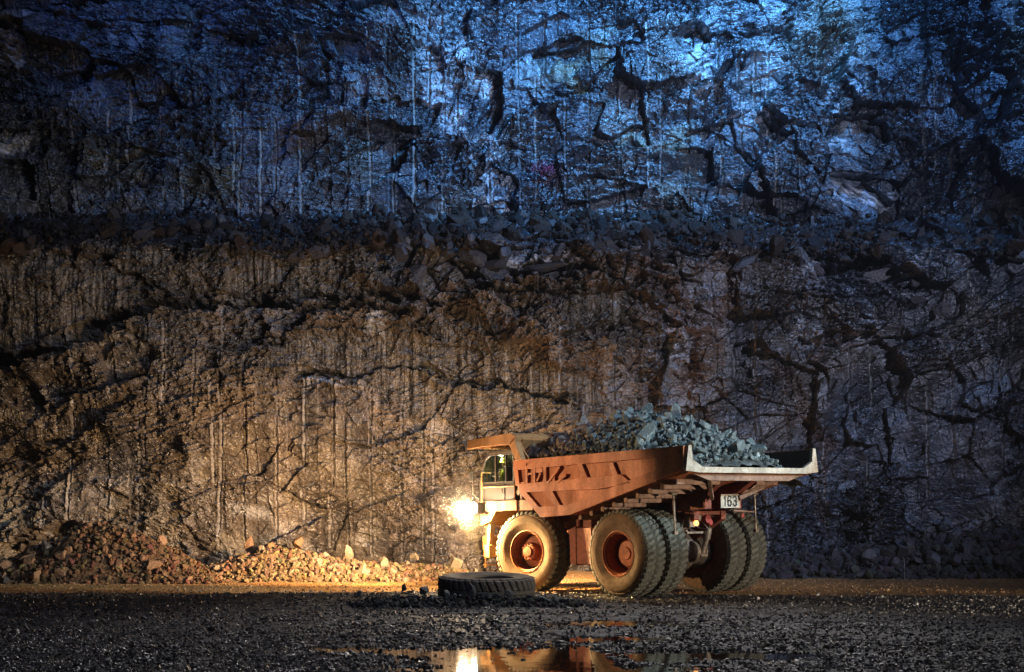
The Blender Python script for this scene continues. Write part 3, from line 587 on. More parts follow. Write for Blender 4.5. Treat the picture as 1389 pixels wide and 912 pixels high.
# ------------------------------------------------------------------ mesh builder for made things
class MB:
    def __init__(s): s.v = []; s.f = []; s.mi = []
    def add(s, V, F, mi=0):
        o = len(s.v); s.v += [tuple(p) for p in V]; s.f += [tuple(i + o for i in f) for f in F]; s.mi += [mi] * len(F); return s
    def box(s, x0, x1, y0, y1, z0, z1, mi=0):
        V = [(x, y, z) for x in (x0, x1) for y in (y0, y1) for z in (z0, z1)]
        return s.add(V, [(0, 1, 3, 2), (4, 6, 7, 5), (0, 4, 5, 1), (2, 3, 7, 6), (0, 2, 6, 4), (1, 5, 7, 3)], mi)
    def bar(s, a, b, w, h, up=(0, 0, 1), mi=0):
        a = Vector(a); b = Vector(b); d = (b - a).normalized(); u = Vector(up); sd = d.cross(u)
        if sd.length < 1e-4: sd = d.cross(Vector((1, 0, 0)))
        sd.normalize(); u = sd.cross(d); V = []
        for p in (a, b):
            for i, j in ((-1, -1), (1, -1), (1, 1), (-1, 1)): V.append(p + sd * i * w / 2 + u * j * h / 2)
        return s.add(V, [(3, 2, 1, 0), (4, 5, 6, 7), (0, 1, 5, 4), (1, 2, 6, 5), (2, 3, 7, 6), (3, 0, 4, 7)], mi)
    def tube(s, pts, r, n=10, mi=0, caps=True):
        pts = [Vector(p) for p in pts]; rs = r if isinstance(r, (list, tuple)) else [r] * len(pts); V = []; F = []
        pu = None
        for k, p in enumerate(pts):
            d = (pts[min(k + 1, len(pts) - 1)] - pts[max(k - 1, 0)]).normalized()
            u = Vector((0, 0, 1)) if pu is None else pu
            if abs(d.dot(u)) > .95: u = Vector((1, 0, 0)) if abs(d.x) < .9 else Vector((0, 1, 0))
            a = d.cross(u).normalized(); c = a.cross(d).normalized(); pu = c
            for j in range(n): t_ = 2 * math.pi * j / n; V.append(p + a * math.cos(t_) * rs[k] + c * math.sin(t_) * rs[k])
        for k in range(len(pts) - 1):
            for j in range(n): F.append((k * n + j, k * n + (j + 1) % n, (k + 1) * n + (j + 1) % n, (k + 1) * n + j))
        if caps: F += [tuple(range(n - 1, -1, -1)), tuple(range((len(pts) - 1) * n, len(pts) * n))]
        return s.add(V, F, mi)
    def prism(s, poly, y0, y1, mi=0, axis='y'):
        """poly in (x,z), extruded along y (or poly (y,z) along x)"""
        n = len(poly); f = (lambda a, c, e: (a, e, c)) if axis == 'y' else (lambda a, c, e: (e, a, c))
        V = [f(a, c, y0) for a, c in poly] + [f(a, c, y1) for a, c in poly]
        F = [tuple(range(n)), tuple(range(2 * n - 1, n - 1, -1))] + [(j, j + n, (j + 1) % n + n, (j + 1) % n) for j in range(n)]
        return s.add(V, F, mi)
    def lathe(s, prof, n=48, mi=0, c=(0, 0, 0), y=1):
        """profile (r, y) around the y axis"""
        V = []; m = len(prof)
        for j in range(n):
            t_ = 2 * math.pi * j / n
            for r, yy in prof: V.append((c[0] + r * math.cos(t_), c[1] + yy * y, c[2] + r * math.sin(t_)))
        F = [(j * m + k, j * m + k + 1, ((j + 1) % n) * m + k + 1, ((j + 1) % n) * m + k) for j in range(n) for k in range(m - 1)]
        return s.add(V, F, mi)
    def build(s, name, mats, parent=None, bevel=0.0, smooth=None):
        me = bpy.data.meshes.new(name); me.from_pydata(s.v, [], s.f)
        for m in (mats if isinstance(mats, (list, tuple)) else [mats]): me.materials.append(m)
        me.polygons.foreach_set('material_index', s.mi)
        bm = bmesh.new(); bm.from_mesh(me); bmesh.ops.remove_doubles(bm, verts=bm.verts, dist=1e-5)
        bmesh.ops.recalc_face_normals(bm, faces=bm.faces); bm.to_mesh(me); bm.free()
        o = bpy.data.objects.new(name, me); C.objects.link(o)
        if parent: o.parent = parent
        if bevel:
            b = o.modifiers.new('Bevel', 'BEVEL'); b.width = bevel; b.segments = 2; b.limit_method = 'ANGLE'; b.angle_limit = R(40)
        if smooth is not None:
            me.polygons.foreach_set('use_smooth', [True] * len(me.polygons))
            me.set_sharp_from_angle(angle=R(smooth))
        return o
def empty(name, loc, rotz=0, parent=None, rot_=None):
    o = bpy.data.objects.new(name, None); C.objects.link(o); o.location = loc; o.rotation_euler = rot_ or (0, 0, rotz); o.parent = parent; o.empty_display_size = .2; return o

# ------------------------------------------------------------------ haul truck
M_or = paint_mat('orange_paint', (.53, .145, .035), (.19, .07, .028), .5, amount=.7, scale=1.1)
M_yel = paint_mat('yellow_paint', (.62, .30, .07), (.26, .12, .05), .45, amount=.5, scale=2)
M_red = paint_mat('chassis_paint', (.26, .055, .025), (.07, .03, .018), .6, amount=.7, scale=3, streak=False)
M_under = paint_mat('underbody_steel', (.34, .20, .14), (.12, .05, .03), .55, amount=.6, scale=3, streak=False)
M_white = paint_mat('worn_white_steel', (.62, .58, .50), (.28, .21, .15), .5, amount=.35, scale=2.4, streak=False)
M_inner = paint_mat('scraped_steel', (.05, .045, .042), (.03, .025, .022), .45, .4, amount=.5, scale=2)
M_grey = paint_mat('greasy_metal', (.32, .25, .20), (.10, .07, .05), .4, .5, amount=.5, scale=4, streak=False)
M_black = paint_mat('dark_paint', (.022, .02, .02), (.07, .05, .035), .45, amount=.4, scale=3)
M_rim = paint_mat('rim_paint', (.46, .125, .03), (.20, .07, .035), .5, amount=.6, scale=3, streak=False)
M_side = paint_mat('tyre_sidewall', (.20, .12, .062), (.085, .055, .036), .75, amount=.5, scale=2.2, streak=False, bump=.006)
M_tread = paint_mat('tyre_tread', (.125, .125, .095), (.05, .048, .042), .55, amount=.45, scale=3, streak=False, bump=.006)
M_lug = paint_mat('bare_rubber', (.028, .027, .027), (.06, .05, .04), .55, amount=.3, scale=3, streak=False)
M_red_b = paint_mat('bright_red_paint', (.55, .02, .02), (.2, .03, .02), .35, amount=.2, scale=3)
M_hv = paint_mat('hi_vis_cloth', (.75, .85, .04), (.5, .55, .03), .8, amount=.1, scale=5)
M_skin = paint_mat('skin', (.38, .22, .15), (.3, .17, .11), .6, amount=.1, scale=5)
M_blue = paint_mat('navy_cloth', (.03, .04, .08), (.02, .025, .05), .9, amount=.3, scale=5)
M_glass, t, b = new_mat('cab_glass'); t.nodes.remove(b)
tr = N(t, 'BsdfTransparent'); tr.inputs[0].default_value = (.72, .8, .74, 1); gl = N(t, 'BsdfGlossy', Roughness=.06); gl.inputs[0].default_value = (.9, .95, 1, 1)
ms = N(t, 'MixShader'); ms.inputs[0].default_value = .09; t.links.new(tr.outputs[0], ms.inputs[1]); t.links.new(gl.outputs[0], ms.inputs[2])
t.links.new(ms.outputs[0], t.nodes['Material Output'].inputs[0])
M_lens = emit_mat('lit_headlight', (1.0, .86, .62), 420)
M_tail = emit_mat('lit_tail_lamp', (1.0, .32, .08), 4)
M_text = paint_mat('black_lettering', (.015, .013, .012), (.05, .04, .03), .6, amount=.15, scale=8)

PSI = .9087; TX, TY, ROLL = 5.24, 42.33, .0169
truck = empty('haul_truck', (TX, TY, 0), rot_=(-ROLL, 0, math.pi - PSI))
tag(truck, 'dusty orange mining haul truck loaded with broken rock, headlight lit, seen from its left rear', 'dump truck')

# --- tyres and rims
TR, TW = 1.35, .76
def tyre_arrays(nth=252, lugs=42, R_=TR, W_=TW, rim_r=.66):
    hw = W_ / 2
    side = [(rim_r, hw - .10), (rim_r + .03, hw - .03), (rim_r + .10, hw - .01), (rim_r + .22, hw + .015), (rim_r + .30, hw + .035), (rim_r + .34, hw + .03), (rim_r + .42, hw + .035), (rim_r + .50, hw + .02), (R_ - .16, hw + .0), (R_ - .14, hw + .015), (R_ - .10, hw - .0), (R_ - .035, hw - .02)]
    tread = [(R_ - .005 - .03 * (abs(u) ** 3), u * (hw - .035)) for u in np.linspace(1, -1, 21)]
    prof = side + tread + [(r, -y) for r, y in side[::-1]]
    P = np.array(prof); m = len(P); th = np.linspace(0, 2 * np.pi, nth, endpoint=False)
    r = np.repeat(P[None, :, 0], nth, 0).copy(); y = np.repeat(P[None, :, 1], nth, 0)
    ph = th[:, None] / (2 * np.pi) * lugs + np.where(y >= 0, 0, .5) + .9 * (1 - np.abs(y) / hw) * np.sign(y + 1e-6) * .8
    fr_ = ph - np.floor(ph)
    gro = (fr_ < .27) & (np.abs(y) > .06) & (r > R_ - .13)
    r = r - np.where(gro, .055, 0) - np.where((np.abs(np.abs(y) - .05) < .018) & (r > R_ - .05), .03, 0)
    V = np.stack([r * np.cos(th[:, None]), y, r * np.sin(th[:, None])], -1).reshape(-1, 3)
    F = [(j * m + k, j * m + k + 1, ((j + 1) % nth) * m + k + 1, ((j + 1) % nth) * m + k) for j in range(nth) for k in range(m - 1)]
    mi = [0 if k < len(side) - 3 or k >= m - len(side) + 2 else 1 for j in range(nth) for k in range(m - 1)]
    return V, F, mi
tV, tF, tmi = tyre_arrays()
def make_wheel(name, x, y, outer, steer=0, front=False, first=None):
    """hub part with rim and tyre under it; outer=+1 faces local +y"""
    rz = steer + (0 if outer > 0 else math.pi)
    if first:
        hub = first.copy(); C.objects.link(hub); hub.parent = truck; hub.location = (x, y, TR); hub.rotation_euler = (0, 0, rz)
        for ch in first.children:
            c = ch.copy(); C.objects.link(c); c.parent = hub
            if 'tyre' in c.name: c.rotation_euler = (0, rr.uniform(0, 6), 0)
        return hub
    mb = MB()
    if front:
        prof = [(.60, -.28), (.56, -.05), (.50, .02), (.30, .06), (.29, .20), (.27, .26), (.17, .27), (.16, .34), (.0, .35)]
    else:
        prof = [(.60, -.30), (.57, -.20), (.47, -.18), (.44, -.12), (.40, -.10), (.38, -.02), (.20, .0), (.18, .04), (0, .045)]
    mb.lathe(prof, 48)
    nb = 12; rb = .235 if front else .43; yb = .26 if front else -.17
    for j in range(nb):
        a = 2 * math.pi * j / nb; mb.tube([(rb * math.cos(a), yb - .01, rb * math.sin(a)), (rb * math.cos(a), yb + .035, rb * math.sin(a))], .022, 6)
    hub = mb.build(name, M_rim, truck, smooth=35); hub.location = (x, y, TR); hub.rotation_euler = (0, 0, rz)
    rm = MB(); hw = TW / 2
    rm.lathe([(.69, hw - .10), (.715, hw - .045), (.70, hw - .015), (.67, hw - .01), (.655, hw - .03), (.645, hw - .08), (.60, hw - .10), (.585, hw - .14), (.575, -.1), (.56, -.28), (.62, -.34), (.69, -.36)], 64)
    rm.lathe([(.645, hw - .055), (.63, hw - .045), (.615, hw - .06)], 64)
    rm.tube([(.60 * math.cos(1.1), hw - .12, .60 * math.sin(1.1)), (.56 * math.cos(1.1), hw - .02, .56 * math.sin(1.1))], .012, 6)
    rm.build('rim', M_rim, hub, smooth=30)
    ty = MB(); ty.v = [tuple(p) for p in tV]; ty.f = tF; ty.mi = tmi
    ty.build('tyre', [M_side, M_tread], hub, smooth=32)
    return hub
w_rear = make_wheel('rear_wheel', 0, 2.23, 1)
make_wheel('rear_wheel', 0, 1.29, 1, first=w_rear)
make_wheel('rear_wheel', 0, -1.29, -1, first=w_rear)
make_wheel('rear_wheel', 0, -2.23, -1, first=w_rear)
w_fr = make_wheel('front_wheel', 4.62, 2.12, 1, R(13), True)
make_wheel('front_wheel', 4.62, -2.12, -1, R(13), True, first=w_fr)

# --- chassis
mb = MB()
for s in (1, -1):
    mb.prism([(6.3, 1.25), (6.3, 1.9), (3.8, 2.1), (1.5, 2.25), (-1.2, 2.60), (-1.35, 2.60), (-1.35, 2.35), (-.2, 1.75), (1.5, 1.35)], s * .48, s * .70)
for x in (-1.2, .9, 2.7, 4.0): mb.box(x - .1, x + .1, -.48, .48, 1.7 if x > 0 else 2.48, 2.05 if x > 0 else 2.6)
mb.tube([(1.6, -.9, 1.5), (1.6, .9, 1.5)], .17, 16)
mb.build('chassis_frame', M_red, truck, .02)
mb = MB(); mb.lathe([(0, -.98), (.40, -.98), (.52, -.9), (.52, -.72), (.42, -.62), (.40, -.35), (.50, -.25), (.60, -.1), (.62, 0), (.60, .1), (.50, .25), (.40, .35), (.42, .62), (.52, .72), (.52, .9), (.40, .98), (0, .98)], 40, c=(0, 0, TR))
mb.prism([(.5, 1.1), (.5, 1.6), (2.2, 1.65), (2.2, 1.35)], -.25, .25)
mb.lathe([(0, 0), (.30, 0), (.33, .04), (.33, .16), (.26, .2), (0, .2)], 24, c=(-.55, -.1, TR)) 
mb.build('rear_axle', M_grey, truck, smooth=35)
for s in (1, -1):
    mb = MB(); mb.tube([(-.72, s * .62, 2.30), (-.62, s * .58, 1.72)], .12, 16); mb.tube([(-.62, s * .58, 1.72), (-.52, s * .5, 1.30)], .085, 14)
    mb.tube([(-.72, s * .62 - .15, 2.36), (-.72, s * .62 + .15, 2.36)], .09, 12); mb.tube([(-.52, s * .5 - .14, 1.22), (-.52, s * .5 + .14, 1.22)], .09, 12)
    mb.build('rear_strut', M_grey, truck, smooth=40)
    mb = MB(); mb.tube([(1.7, s * .86, 1.5), (1.45, s * .88, 2.2)], .16, 16); mb.tube([(1.45, s * .88, 2.2), (1.3, s * .9, 2.85)], .10, 14)
    mb.build('hoist_cylinder', M_red, truck, smooth=40)
    mb = MB(); mb.tube([(4.6, s * 1.15, 1.25), (4.6, s * 1.05, 2.9)], [.2, .17], 16); mb.box(4.35, 4.85, s * 1.0 - .25, s * 1.0 + .25, 2.3, 2.7); mb.build('front_strut', M_red, truck, smooth=40)
mb = MB(); mb.tube([(4.6, -1.9, 1.3), (4.6, 1.9, 1.3)], .18, 12); mb.tube([(5.2, -1.8, 1.25), (5.2, 1.8, 1.25)], .05, 8); mb.build('front_axle', M_red, truck, smooth=40)
# fuel tank hung on the left rail between the wheels
mb = MB(); mb.prism([(1.75, .95), (3.05, .95), (3.12, 1.05), (3.12, 2.05), (3.0, 2.12), (1.85, 2.12), (1.72, 2.0), (1.72, 1.05)], .82, 1.85)
for x in (2.05, 2.8): mb.prism([(x - .05, .92), (x + .05, .92), (x + .05, 2.16), (x - .05, 2.16)], .80, 1.88)
mb.box(2.2, 2.6, 1.2, 1.7, 2.12, 2.5); mb.tube([(2.9, 1.6, 2.12), (2.9, 1.6, 2.4)], .09, 12)
mb.build('fuel_tank', M_red, truck, .03)
mb = MB(); mb.prism([(1.95, 1.2), (2.9, 1.2), (2.9, 1.8), (1.95, 1.8)], -1.8, -.82); mb.build('hydraulic_tank', M_red, truck, .03)
# brake and hose clutter over the axle
mb = MB()
for k, (y, z, r_) in enumerate([(.72, 2.25, .11), (.72, 2.0, .10), (.45, 2.55, .09), (.20, 2.2, .08), (.30, 2.52, .07), (-.35, 2.3, .08)]):
    mb.tube([(-1.0, y, z), (-.68, y, z)], [r_, r_ * .9], 14)
mb.box(-1.15, -.95, .1, .8, 1.92, 1.98); mb.box(-1.2, -1.0, .5, .74, 2.12, 2.42); mb.box(-1.1, -.8, .0, .3, 2.3, 2.5)
for k in range(9):
    y0 = rr.uniform(-.4, .9); z0 = rr.uniform(1.9, 2.6); y1 = y0 + rr.uniform(-.4, .4); z1 = z0 + rr.uniform(-.5, .1)
    mb.tube([(-.9, y0, z0), (-1.12, (y0 + y1) / 2, (z0 + z1) / 2 - .1), (-1.0, (y0 + y1) / 2 + .05, (z0 + z1) / 2 - .15), (-.8, y1, z1)], .022, 7)
mb.build('brake_valves', M_grey, truck, smooth=40)
mb = MB(); mb.tube([(-1.25, -.02, 2.36), (-.9, -.02, 2.36)], .13, 16); mb.tube([(-1.2, -.18, 2.25), (-1.0, -.18, 2.25)], .09, 12); mb.box(-1.15, -.95, -.22, .12, 2.42, 2.5); mb.build('tow_coupling', M_red_b, truck, .01, 40)
mb = MB(); mb.tube([(-1.42, .72, 2.24), (-1.48, .72, 2.24)], .08, 16); mb.build('tail_lamp', M_tail, truck, smooth=40)
mb = MB(); mb.tube([(-1.72, -1.0, 2.45), (-1.76, -1.0, 2.45)], .07, 16); mb.build('tail_lamp', M_red_b, truck, smooth=40)
# number plate
mb = MB(); mb.box(-1.98, -1.95, -.62, .20, 2.68, 3.10); np_ = mb.build('number_plate', M_white, truck, .006)
segs = {'1': [(.5, 0, .5, 1), (.3, .8, .5, 1)], '6': [(.1, .15, .1, .85), (.1, .85, .3, 1), (.3, 1, .75, 1), (.75, 1, .9, .85), (.1, .15, .3, 0), (.3, 0, .7, 0), (.7, 0, .9, .15), (.9, .15, .9, .42), (.9, .42, .7, .55), (.7, .55, .1, .55)],
        '3': [(.1, .88, .3, 1), (.3, 1, .7, 1), (.7, 1, .9, .85), (.9, .85, .9, .62), (.9, .62, .7, .52), (.7, .52, .35, .52), (.7, .52, .9, .42), (.9, .42, .9, .15), (.9, .15, .7, 0), (.7, 0, .3, 0), (.3, 0, .1, .12)],
        '7': [(.05, 1, .95, 1), (.95, 1, .45, 0)]}
def glyphs(text, y_left, z0, w, h, gap, x, thick, plane='x'):
    """strokes on a plane facing -x (reads towards -y) or facing +y (reads towards -x)"""
    mb = MB(); cur = 0
    for ch in text:
        for (a, c, e, g_) in segs[ch]:
            if plane == 'x': p = (x, y_left - cur - a * w, z0 + c * h); q = (x, y_left - cur - e * w, z0 + g_ * h); up = (1, 0, 0)
            else: p = (y_left - cur - a * w, x, z0 + c * h); q = (y_left - cur - e * w, x, z0 + g_ * h); up = (0, 1, 0)
            dv = (Vector(q) - Vector(p)).normalized() * thick * .45
            mb.bar(Vector(p) - dv, Vector(q) + dv, thick, .008, up)
        cur += (w * .75 if ch == '1' else w) + gap
    return mb
glyphs('163', .10, 2.75, .17, .28, .06, -1.984, .05).build('plate_lettering', M_text, np_)

# --- dump body
TF, TB = 4.6, -3.05
bottom = [(3.38, 2.50), (1.93, 2.55), (-.91, 3.22), (-3.10, 3.74)]
def low(x): return float(np.interp(x, [-3.1, -.91, 1.93, 3.38], [3.74, 3.22, 2.55, 2.50]))
mb = MB()
for s in (1, -1):
    y0, y1 = (2.66, 2.735) if s > 0 else (-2.735, -2.66)
    mb.prism([(TF, 4.33), (4.45, 3.6), (3.38, 2.50), (1.93, 2.55), (-.91, 3.22), (TB, 3.74), (TB, 4.45)], y0, y1)
    a, c = (2.736, 2.84) if s > 0 else (-2.84, -2.736)
    mb.prism([(4.72, 4.02), (4.72, 4.34), (-1.9, 4.43), (-1.9, 4.16)], a, c)                     # top rail
    mb.prism([(-1.9, 3.50), (-1.9, 4.43), (TB, 4.452), (TB, 3.77)], a, c)                         # rear plate
    mb.prism([(4.42, 3.28), (4.50, 3.56), (-.45, 3.72), (-.9, 3.45), (.6, 3.30)], a, c)                      # middle rail
    mb.prism([(3.36, 2.48), (3.52, 2.80), (2.0, 2.86), (-1.9, 3.80), (-1.9, 3.47), (-.91, 3.23), (1.93, 2.53)], a, c)   # lower rail
    mb.prism([(4.44, 3.30), (4.08, 3.30), (3.42, 2.80), (3.36, 2.48)], a, c)                      # front slant
    mb.prism([(4.62, 3.5), (4.72, 4.1), (4.5, 4.1), (4.40, 3.5)], a, c)
    for x in (1.55, 0.15):                                                              # leaning ribs
        mb.prism([(x, 4.10), (x - .24, 4.10), (x - .52, 3.62), (x - .28, 3.62)], a, c - s * .004)
    mb.prism([(3.05, 3.36), (2.8, 3.36), (2.35, 2.80), (2.6, 2.80)], a, c - s * .004)
    # welded repair pieces in the front upper panel
    for x0, x1, z0, z1 in [(4.12, 4.0, 3.5, 4.06), (3.72, 3.6, 3.5, 4.06), (3.2, 3.05, 3.5, 4.06), (3.98, 3.74, 3.84, 3.91), (3.58, 3.22, 3.9, 4.04), (3.58, 3.22, 3.5, 3.6), (2.75, 2.62, 3.52, 3.8), (4.36, 4.14, 3.5, 3.62)]:
        mb.prism([(x0, z0), (x0, z1), (x1, z1), (x1, z0)], a, c - s * .007)
    mb.bar((2.95, s * 2.79, 3.56), (2.35, s * 2.79, 4.04), .08, .14, (0, 1, 0)); mb.bar((3.5, s * 2.79, 3.62), (3.3, s * 2.79, 3.88), .08, .14, (0, 1, 0)); mb.bar((2.5, s * 2.79, 3.56), (2.05, s * 2.79, 3.78), .08, .14, (0, 1, 0))
# floor and sloping front wall
mb.prism([(4.45, 3.62), (3.3, 2.62), (1.93, 2.68), (-.91, 3.36), (TB, 3.80), (TB, 3.70), (-.9, 3.24), (1.95, 2.57), (3.38, 2.52), (4.58, 3.55), (4.9, 4.75), (4.78, 4.75)], -2.658, 2.658)
mb.tube([(-2.82, 2.835, 4.28), (-2.82, 2.86, 4.28)], .045, 12); mb.tube([(4.05, 2.835, 4.17), (4.05, 2.87, 4.17)], .05, 12)
body = mb.build('dump_body', M_or, truck, .008)
mb = MB()
for s in (1, -1): mb.prism([(4.5, 3.62), (3.3, 2.66), (1.93, 2.72), (-.91, 3.40), (TB + .02, 3.82), (TB + .02, 4.43), (TF, 4.31)], s * 2.648, s * 2.657)
mb.build('body_liner', M_inner, body)
# tail lip: white worn edge round the opening
mb = MB()
mb.prism([(2.745, 4.46), (2.62, 4.47), (2.58, 4.06), (2.18, 3.86), (-2.18, 3.86), (-2.58, 4.06), (-2.62, 4.47), (-2.745, 4.46), (-2.86, 3.74), (-2.3, 3.69), (2.3, 3.69), (2.86, 3.74)], TB - .12, TB - .001, axis='x')
mb.build('tail_lip', M_white, body, .012)
mb = MB(); mb.prism([(2.4, 3.66), (1.7, 3.47), (-1.7, 3.47), (-2.4, 3.66)], TB + .06, TB + .30, axis='x'); mb.build('tail_beam', M_under, body, .01)
mb = MB(); mb.box(-2.5, 3.0, .52, .74, 0, 0)
mb = MB()
for s in (1, -1): mb.prism([(TB + .1, 3.62), (3.0, 2.50), (3.0, 2.2), (1.5, 2.28), (-1.2, 2.62), (-1.9, 2.66), (-1.9, 3.1), (-2.5, 3.45)], s * .52, s * .78)
mb.build('hinge_rail', M_red, body, .012)
for s in (1, -1):
    mb = MB(); mb.bar((-2.75, s * 1.5, 3.55), (-2.0, s * .6, 2.98), .11, .14); mb.build('tail_brace', M_under, body, .01)
for k in range(9):
    x = -2.45 + .52 * k; z = low(x) - .085
    zz = z - .05
    for s in (1, -1):
        mb = MB(); mb.prism([(x - .085, zz - .09), (x + .085, zz - .09), (x + .085, zz + .08), (x - .085, zz + .08)], s * .785, 2.60 if s > 0 else -1.75)
        mb.build('floor_beam', M_under, body, .035)
# canopy
mb = MB()
mb.prism([(4.50, 4.95), (4.42, 5.10), (4.62, 5.22), (7.02, 5.10), (7.02, 4.82), (6.95, 4.82), (6.95, 5.02), (4.9, 5.08), (4.72, 4.90)], -2.95, 2.95)
for s in (1, -1):
    mb.prism([(4.42, 5.10), (4.62, 5.225), (7.025, 5.105), (7.025, 4.80), (6.4, 4.84), (4.75, 4.86)], s * 2.951, s * 3.01)
    mb.prism([(4.55, 5.0), (4.75, 4.86), (4.74, 4.34), (4.0, 4.34), (4.3, 4.62)], s * 2.68, s * 2.74)   # gusset
    mb.prism([(4.62, 5.14), (4.80, 4.86), (4.45, 4.30), (4.15, 4.34)], s * 2.745, s * 2.95)
for x in (5.1, 5.6, 6.1, 6.6): mb.box(x - .04, x + .04, -2.9, 2.9, 4.86, 5.03)
for y in (-1.6, 0, 1.6, 2.4): mb.box(4.9, 6.9, y - .035, y + .035, 4.90, 5.02)
mb.prism([(4.55, 5.05), (4.65, 5.0), (4.92, 4.74), (4.78, 4.70), (4.4, 5.0)], -2.66, 2.66)
mb.build('canopy', paint_mat('canopy_paint', (.58, .30, .11), (.30, .12, .05), .5, amount=.5, scale=1.4), body, .01)

# --- front: deck, cab, bumper, lights
mb = MB(); mb.box(3.95, 6.85, -2.62, 2.62, 2.92, 3.02); mb.box(5.95, 6.85, -1.5, 1.5, 1.6, 2.92)
mb.build('deck', M_yel, truck, .01)
mb = MB(); mb.box(3.95, 4.62, 2.621, 2.68, 2.70, 3.04); mb.box(4.78, 5.55, 2.621, 2.68, 2.70, 3.04); mb.box(5.55, 6.86, 2.621, 2.66, 2.68, 3.03); mb.box(4.62, 4.78, 2.60, 2.63, 2.74, 3.0, 1)
mb.prism([(5.95, 2.70), (6.86, 2.70), (6.86, 2.2), (6.3, 2.35)], 1.7, 2.62)
mb.build('fender', [M_yel, M_black], truck, .012)
mb = MB(); mb.box(5.86, 6.56, 2.662, 2.672, 2.70, 3.01); pl = mb.build('badge_plate', paint_mat('badge_white', (.75, .72, .66), (.5, .42, .35), .5, amount=.1), truck)
glyphs('77', 6.49, 2.75, .24, .21, .08, 2.675, .06, 'y').build('badge_lettering', M_red_b, pl)
mb = MB(); mb.box(6.86, 7.2, -2.2, 2.3, 1.35, 1.85); mb.box(6.86, 7.1, -1.6, 1.6, 1.86, 2.8); mb.build('bumper', M_yel, truck, .03)
mb = MB()
for y in np.linspace(-1.4, 1.4, 15): mb.box(7.1, 7.14, y - .03, y + .03, 1.95, 2.75)
mb.build('grille', M_black, truck)
mb = MB(); mb.bar((6.55, 2.35, 2.72), (6.55, 2.45, 1.55), .2, .16, (1, 0, 0)); mb.box(6.42, 6.72, 2.3, 2.6, 1.12, 1.55); mb.build('step_post', M_yel, truck, .02)
mb = MB()
for y in (1.72, 2.22): mb.tube([(7.15, y, .75), (6.95, y, 3.0)], .03, 8)
for z in np.linspace(.85, 2.8, 7): mb.box(6.92 + (2.9 - z) * .09, 7.1 + (2.9 - z) * .09, 1.72, 2.22, z - .02, z + .02)
mb.build('ladder', M_yel, truck)
# handrails
mb = MB()
for pts in [[(6.8, 2.58, 3.03), (6.8, 2.58, 4.0)], [(6.8, 2.58, 3.5), (5.0, 2.58, 3.5)], [(5.0, 2.58, 3.03), (5.0, 2.58, 3.55)], [(6.82, 2.55, 4.0), (6.82, 1.9, 4.0), (6.82, 1.9, 3.03)], [(6.82, 2.55, 3.5), (6.82, 1.9, 3.5)]]:
    mb.tube(pts, .022, 8)
mb.build('handrail', M_yel, truck, smooth=40)
mb = MB()
for pts in [[(6.8, -2.58, 3.03), (6.8, -2.58, 4.0), (5.0, -2.58, 4.0), (5.0, -2.58, 3.03)], [(6.8, .4, 3.03), (6.8, .4, 4.0), (6.8, -2.58, 4.0)]]:
    mb.tube(pts, .022, 8)
mb.build('handrail', M_yel, truck, smooth=40)
mb = MB(); mb.tube([(6.86, 2.55, 3.0), (7.1, 2.75, 3.3), (7.1, 2.75, 4.0)], .016, 8); mb.build('mirror_arm', M_black, truck, smooth=40)
mb = MB(); mb.box(7.12, 7.17, 2.66, 2.86, 3.70, 4.05); mb.build('mirror', M_black, truck, .02)
# headlight cluster at the front left corner
mb = MB(); mb.box(6.60, 6.99, 2.69, 2.93, 2.62, 2.98); mb.box(6.80, 6.86, 2.5, 2.69, 2.7, 2.9); hl = mb.build('headlight', M_black, truck, .03)
mb = MB(); V = []
mb.lathe([(0, .08), (.11, .06), (.17, .02), (.185, 0), (0, 0)], 24); le = mb.build('lens', M_lens, hl, smooth=50); le.location = (6.80, 2.935, 2.80)
mb = MB(); mb.lathe([(0, .06), (.09, .05), (.15, .02), (.165, 0), (0, 0)], 24); le = mb.build('lens', M_lens, hl, smooth=50); le.location = (6.995, 2.81, 2.80); le.scale = (.62, 1, 1); le.rotation_euler = (0, 0, R(-90))
mb = MB(); mb.box(6.87, 7.24, -2.9, -2.5, 2.64, 2.98); mb.lathe([(0, .04), (.13, .02), (.14, 0)], 20, c=(7.05, -2.90, 2.8), y=-1); mb.build('headlight', M_black, truck, .02)
# cab
cy0, cy1, cx0, cx1, cz0, cz1 = .95, 2.5, 5.1, 6.95, 3.02, 4.66
def xf(z): return 7.05 - .38 * max(0, (z - 3.65)) ** 1.15     # raked windscreen line
mb = MB()
mb.prism([(cx0, cz0), (7.0, cz0), (7.05, 3.68), (cx0, 3.68)], cy1 - .05, cy1)
mb.prism([(cx0, cz0), (7.0, cz0), (7.05, 3.68), (cx0, 3.68)], cy0, cy0 + .05)
mb.box(cx0, cx0 + .05, cy0 + .05, cy1 - .05, cz0, 3.68); mb.box(6.97, 7.02, cy0 + .05, cy1 - .05, cz0, 3.68); mb.box(cx0 + .05, 6.97, cy0 + .05, cy1 - .05, cz0 + .002, cz0 + .05)
for y in (cy0 + .04, cy1 - .04):
    mb.bar((cx0 + .05, y, 3.66), (cx0 + .05, y, 4.60), .10, .08, (0, 1, 0)); mb.bar((6.15, y, 3.66), (6.15, y, 4.60), .08, .07, (0, 1, 0))
    mb.tube([(7.02, y, 3.66), (6.9, y, 4.1), (6.72, y, 4.45), (6.45, y, 4.62)], .045, 8)
    mb.bar((cx0 + .02, y, 4.60), (6.5, y, 4.60), .08, .07, (0, 1, 0)); mb.bar((5.58, y, 3.66), (5.58, y, 4.58), .05, .07, (0, 1, 0))
mb.prism([(cx0 - .05, 4.62), (cx0 - .05, 4.72), (6.45, 4.72), (6.6, 4.62)], cy0 - .03, cy1 + .03)
cab = mb.build('cab', M_black, truck, .012)
